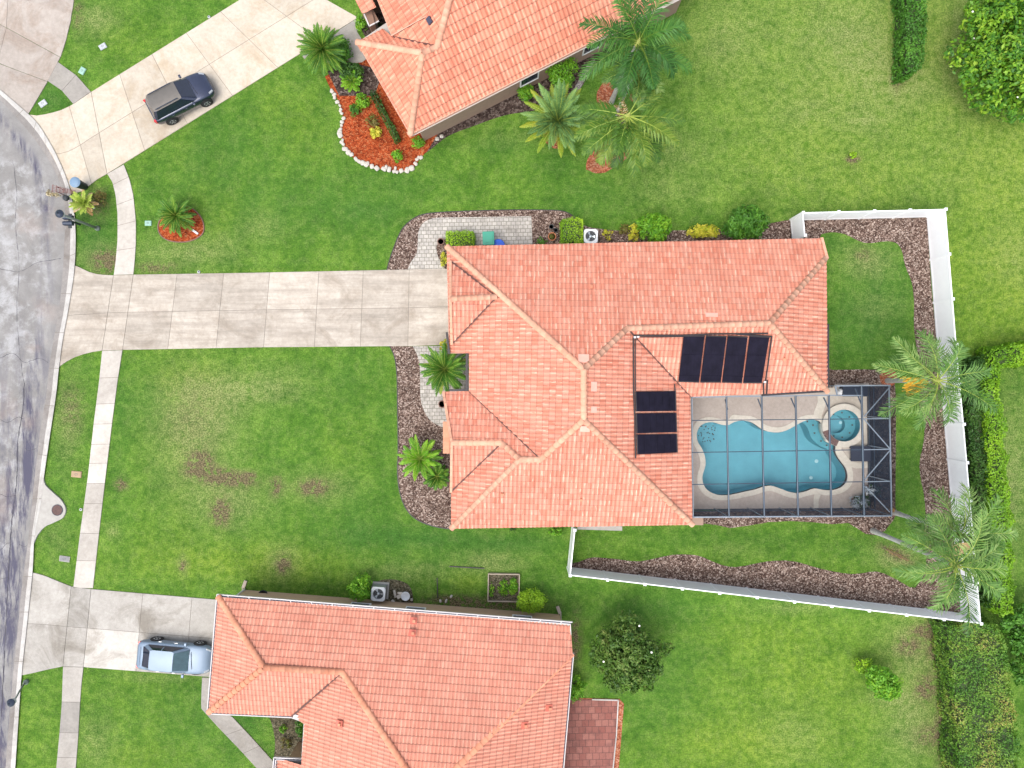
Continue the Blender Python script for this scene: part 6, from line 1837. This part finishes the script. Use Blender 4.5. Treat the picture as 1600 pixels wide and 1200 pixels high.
m_ = MB(); m_.lathe((0, 0, .655), [(.41, 0), (.36, .04), (.1, .07)], 20); m_.build('lid', M['recycle'], r)
def pot(px, py, rad, h, mat, label, plant=None):
    c = P(px, py); r = empty('plant_pot', c, 0, label, 'pot')
    m_ = MB(); m_.lathe((0, 0, .03), [(rad*.65, 0), (rad*.95, h), (rad*1.1, h+.01), (rad*1.1, h+.06), (rad*.9, h+.06), (rad*.85, h-.02)], 20); m_.build('pot_body', mat, r)
    m_ = MB(); m_.lathe((0, 0, h-.01), [(rad*.84, 0), (rad*.84, .02)], 18); m_.build('potting_soil', M['soil'], r)
    if plant:
        V_, t_ = crown_leaves([(0, 0, h+.12, rad*.8, rad*.8, .18)], 120, .1, 5, nclump=8); quads_mesh('plant', V_, t_, M[plant], r)
pot(862, 372, .24, .4, M['terracotta'], 'terracotta pot left of the tall lime box hedge', 'leaf_brown')
pot(861, 356, .14, .25, M['bin_body'], 'small black pot above the terracotta pot')
pot(868, 361, .12, .2, M['bin_body'], 'smallest black pot right of the small black pot')
pot(690, 380, .20, .45, M['brown_pot'], 'brown pot in the paver corner by the box hedge')
pot(692, 631, .22, .4, M['brown_pot'], 'brown pot on the pavers below the sago palm')
c = P(414, 930); pot(414, 927, .28, .3, M['bin_body'], 'black bowl pot against the north wall of the south house')
# things beside the south house
def flat_box(name, px, py, w_, h_, ang, mat, label, cat, z=.06, inner=None, grp=None):
    c = P(px, py); r = empty(name, c, R(ang), label, cat, grp)
    m_ = MB(); m_.box((0, 0, z/2), (w_, h_, z)); o = m_.build('frame', M['grey_lid'] if inner is None else M[inner], r); bv = o.modifiers.new('b', 'BEVEL'); bv.width = .012
    m_ = MB(); m_.box((0, 0, z+.006), (w_*.86, h_*.82, .02)); m_.build('cover', mat, r)
    m_ = MB(); m_.tube([(w_*.15*math.cos(k*.6), h_*.15*math.sin(k*.6), z+.02) for k in range(11)], .012, 4, False); m_.build('mark', M['grey_lid'], r)
    return r
flat_box('utility_cover', 161, 73, .46, .34, 30, M['white_lid'], 'pale grey utility cover on the grass above the north driveway', 'utility box', inner='white_lid')
flat_box('utility_cover', 129, 111, .36, .44, -30, M['teal_lid'], 'pale green meter cover by the short sidewalk at the top left', 'utility box', inner='teal_lid')
flat_box('utility_cover', 67.5, 162, .5, .36, 35, M['white_lid'], 'off white utility cover on the small grass triangle', 'utility box', inner='white_lid')
flat_box('utility_cover', 232, 349, .42, .32, 0, M['teal_lid'], 'pale green meter cover left of the orange mulch island', 'utility box', inner='teal_lid')
flat_box('utility_cover', 120, 741, .64, .40, -5, M['tan_lid'], 'tan utility cover in the verge above the drain', 'utility box', inner='tan_lid')
flat_box('utility_cover', 101.5, 873, .66, .36, -8, M['grey_lid'], 'grey utility cover in the verge below the drain', 'utility box', inner='pad')
for (x, y, lab) in ((127, 796, 'small white ringed valve cap beside the sidewalk near the drain'), (327, 27, 'tiny white cleanout cap on the grass edge of the north driveway'), (311, 425, 'tiny white cap at the upper edge of the middle driveway')):
    r = empty('valve_cap', P(x, y), 0, lab, 'valve cap'); m_ = MB(); m_.lathe((0, 0, 0), [(.09, 0), (.09, .06), (.05, .08)], 14); m_.build('cap', M['white_lid'], r); m_ = MB(); m_.lathe((0, 0, .08), [(.04, 0), (.03, .01)], 10); m_.build('hole', M['bin_body'], r)
r = empty('manhole_cover', P(89.5, 797, .1), 0, 'round rusty iron manhole cover in the pale storm drain apron', 'manhole')
m_ = MB(); m_.lathe((0, 0, 0), [(.34, 0), (.34, .012), (.32, .016)], 28); m_.build('lid', M['iron'], r)
m_ = MB(); m_.tube([(.34*math.cos(2*math.pi*k/28), .34*math.sin(2*math.pi*k/28), .01) for k in range(29)], .02, 5, False); m_.build('rim', M['dark_metal'], r)
r = empty('vegetable_bed', P(787, 917), R(-1), 'timber edged vegetable bed of leafy greens beside the lime shrub', 'garden bed')
m_ = MB()
for s in (-1, 1): m_.box((s*.98, 0, .12), (.06, 1.66, .24)); m_.box((0, s*.86, .12), (1.98, .06, .24))
m_.build('timber_frame', M['timber'], r)
m_ = MB(); m_.box((0, 0, .07), (1.9, 1.64, .14)); m_.build('soil', M['soil'], r)
V_, t_ = crown_leaves([(.6, .1, .25, .32, .7, .15), (-.75, -.1, .2, .2, .55, .1), (0, 0, .2, .4, .6, .08)], 1300, .12, 77, nclump=60); quads_mesh('vegetables', V_, t_, M['leaf_bright'], r)
r = empty('trellis_edging', P(702, 905), 0, 'low dark garden border rods between the shrub and the vegetable bed', 'edging')
m_ = MB(); m_.bar(P(683, 903, .05) - r.location, P(684, 934, .05) - r.location, .05, .08); m_.build('rod', M['pipe'], r)
m_ = MB(); m_.bar(P(702, 885, .05) - r.location, P(757, 888, .05) - r.location, .05, .08); m_.build('rod', M['pipe'], r)
r = empty('garden_fountain', P(631, 930), R(8), 'white garden basin lying among debris by the south house', 'basin')
m_ = MB(); m_.lathe((.15, 0, .1), [(.05, 0), (.24, .12), (.29, .2), (.27, .22), (.1, .16)], 20); m_.build('basin', M['white'], r)
m_ = MB(); m_.box((-.22, .02, .12), (.4, .22, .14), .3); m_.box((-.2, .2, .1), (.3, .1, .1), -.2); m_.build('base', M['fibreglass'], r)
for i, (x, y, w_, h_, a, lab) in enumerate(((617, 928, .16, .6, 12, 'narrow white offcut leaning upright, next to the white basin'), (614, 940, .2, .3, 30, 'short white chunk at the foot of the narrow offcut'), (643, 937, .16, .2, 0, 'small pale block right of the white basin'), (688, 939, .14, .22, 10, 'leftmost of the pale stones by the dark border rod'), (697, 939, .12, .3, -20, 'middle pale stone by the dark border rod'), (705, 932, .14, .26, -35, 'right pale stone by the dark border rod'))):
    o = bpy.data.objects.new('garden_stone', rocks[i % 5]); col.objects.link(o); o.location = P(x, y, .08); o.scale = (w_*1.2, h_*1.1, .2); o.rotation_euler = (0, 0, R(a)); tag(o, lab, 'stone')
r = empty('garden_marker', P(306, 363), R(-35), 'short white plank on the orange mulch island', 'plank')
m_ = MB(); m_.box((0, 0, .09), (.42, .12, .06)); m_.build('board', M['white'], r)
m_ = MB(); m_.box((0, 0, .125), (.36, .02, .012)); m_.build('groove', M['pad'], r)
# stray palm frond on the back grass
r = empty('fallen_frond', P(1398, 865), R(-28), 'brown fallen palm frond on the back lawn', 'palm frond')
rng_ = np.random.default_rng(3); q_, pts_ = frond_geo(1.9, .05, .05, 0, rng_, 20, .03, .22, .0, (-.9, 0, .06)); quads_mesh('leaflets', q_, rng_.uniform(0, .4, len(q_)), M['dead'], r)
m_ = MB(); m_.tube([tuple(p) for p in pts_[::3]], .02, 5); m_.build('midrib', M['bark'], r)

# ------------------------------------------------------------------ street furniture
def street_lamp(base, top, label, h, r0=.09):
    b = P(*base); t = P(*top, h); r = empty('street_lamp', b, 0, label, 'street lamp')
    tv = t - b
    m_ = MB(); m_.lathe((0, 0, 0), [(.16, 0), (.16, .12), (.11, .2), (r0, .3)], 16); m_.build('base_collar', M['lamp_pole'], r)
    e_ = Vector((tv.x*.02, tv.y*.02, tv.z*.9))
    m_ = MB(); m_.tube([(0, 0, .2), Vector((tv.x*.5, tv.y*.5, tv.z*.5)), Vector((tv.x, tv.y, tv.z-.3))], [r0, r0*.85, r0*.75], 12); m_.build('pole', M['lamp_pole'], r, True)
    m_ = MB(); m_.lathe((tv.x, tv.y, tv.z-.35), [(.08, 0), (.13, .1), (.20, .30), (.24, .34), (.24, .38), (.15, .46), (.05, .52), (.02, .6)], 16); m_.build('lantern', M['dark_metal'], r)
    m_ = MB(); m_.lathe((tv.x, tv.y, tv.z-.25), [(.17, 0), (.205, .18)], 16); m_.build('lens', M['white_lid'], r)
    return r
street_lamp((153, 357), (93, 334), 'tall street lamp with dark lantern beside the mailbox in the verge', 3.7)
street_lamp((42, 1065), (17, 1098), 'street lamp at the lower left kerb', 2.3, .06)
# twin mailbox on a post
r = empty('mailbox', P(125, 351), R(0), 'pair of dark mailboxes on one post by the street lamp', 'mailbox')
m_ = MB(); m_.box((0, 0, .5), (.1, .1, 1.0)); m_.build('post', M['bin_body'], r)
m_ = MB(); m_.box((-.0, 0, .98), (.2, .9, .05)); m_.build('crossbar', M['bin_body'], r)
for s in (-1, 1):
    m_ = MB()
    vs = []
    for x in (-.3, .28):
        for k in range(9):
            a = math.pi*k/8; vs.append((x, s*.18 + .13*math.cos(a), 1.14 + .13*math.sin(a)))
        vs += [(x, s*.18-.13, 1.01), (x, s*.18+.13, 1.01)]
    n = 11; fs = [(k, (k+1) % n, (k+1) % n+n, k+n) for k in range(n)] + [tuple(range(n))[::-1], tuple(range(n, 2*n))]
    m_.faces(vs, fs); b_ = m_.build('letter_box', M['dark_metal'], r)
    m_ = MB(); m_.box((-.315, s*.18, 1.12), (.02, .2, .2)); m_.build('door', M['gutter_dark'], b_)
# round barrel bin at the kerb
r = empty('barrel_bin', P(133, 292), 0, 'black barrel bin with pale blue round lid at the driveway kerb', 'bin')
m_ = MB(); m_.lathe((0, 0, .06), [(.22, 0), (.29, .9), (.31, .92)], 20); m_.build('barrel', M['bin_body'], r)
m_ = MB(); m_.lathe((0, 0, .98), [(.33, 0), (.33, .04), (.24, .09), (.1, .11)], 24); m_.build('lid', M['bin_blue'], r)
for s in (-1, 1):
    m_ = MB(); m_.tube([(s*.3, 0, .7), (s*.37, 0, .75), (s*.3, 0, .85)], .02, 6); m_.build('handle', M['bin_body'], r)
# lattice planter with dried flowers leaning over the kerb
r = empty('lattice_planter', P(113, 302), R(175), 'reddish lattice planter with dried cream flowers at the kerb beside the barrel bin', 'planter')
m_ = MB()
for k in range(5): m_.bar((-.45, (k-2)*.045, .35), (.75, (k-2)*.10, .85), .025, .025)
for k in range(6): x = -.2 + k*.18; m_.bar((x, -.22*(x+.5)/1.2-.05, .45+k*.075), (x, .22*(x+.5)/1.2+.05, .45+k*.075), .025, .025)
m_.build('lattice', M['lattice'], r)
m_ = MB()
for x, y in ((-.3, 0), (.5, .15), (.5, -.15)): m_.bar((x, y, 0), (x, y, .4 + (x+.3)*.4), .04, .04)
m_.build('leg', M['lattice'], r)
m_ = MB(); m_.lathe((.1, .42, .25), [(.10, 0), (.19, .12), (.17, .25), (.1, .3)], 14); m_.bar((.1, .42, 0), (.1, .42, .3), .04, .04); m_.build('dark_globe', M['bin_body'], r)
V_, t_ = crown_leaves([(.5, .38, .8, .34, .16, .14), (.85, .3, .85, .24, .22, .14)], 380, .11, 91, nclump=26); quads_mesh('dried_flowers', V_, t_, leaf_mat('cream petals', [(.16, .12, .06), (.50, .42, .25), (.75, .68, .5)]), r)
print('objects', len(bpy.data.objects), 'verts', sum(len(m.vertices) for m in bpy.data.meshes))
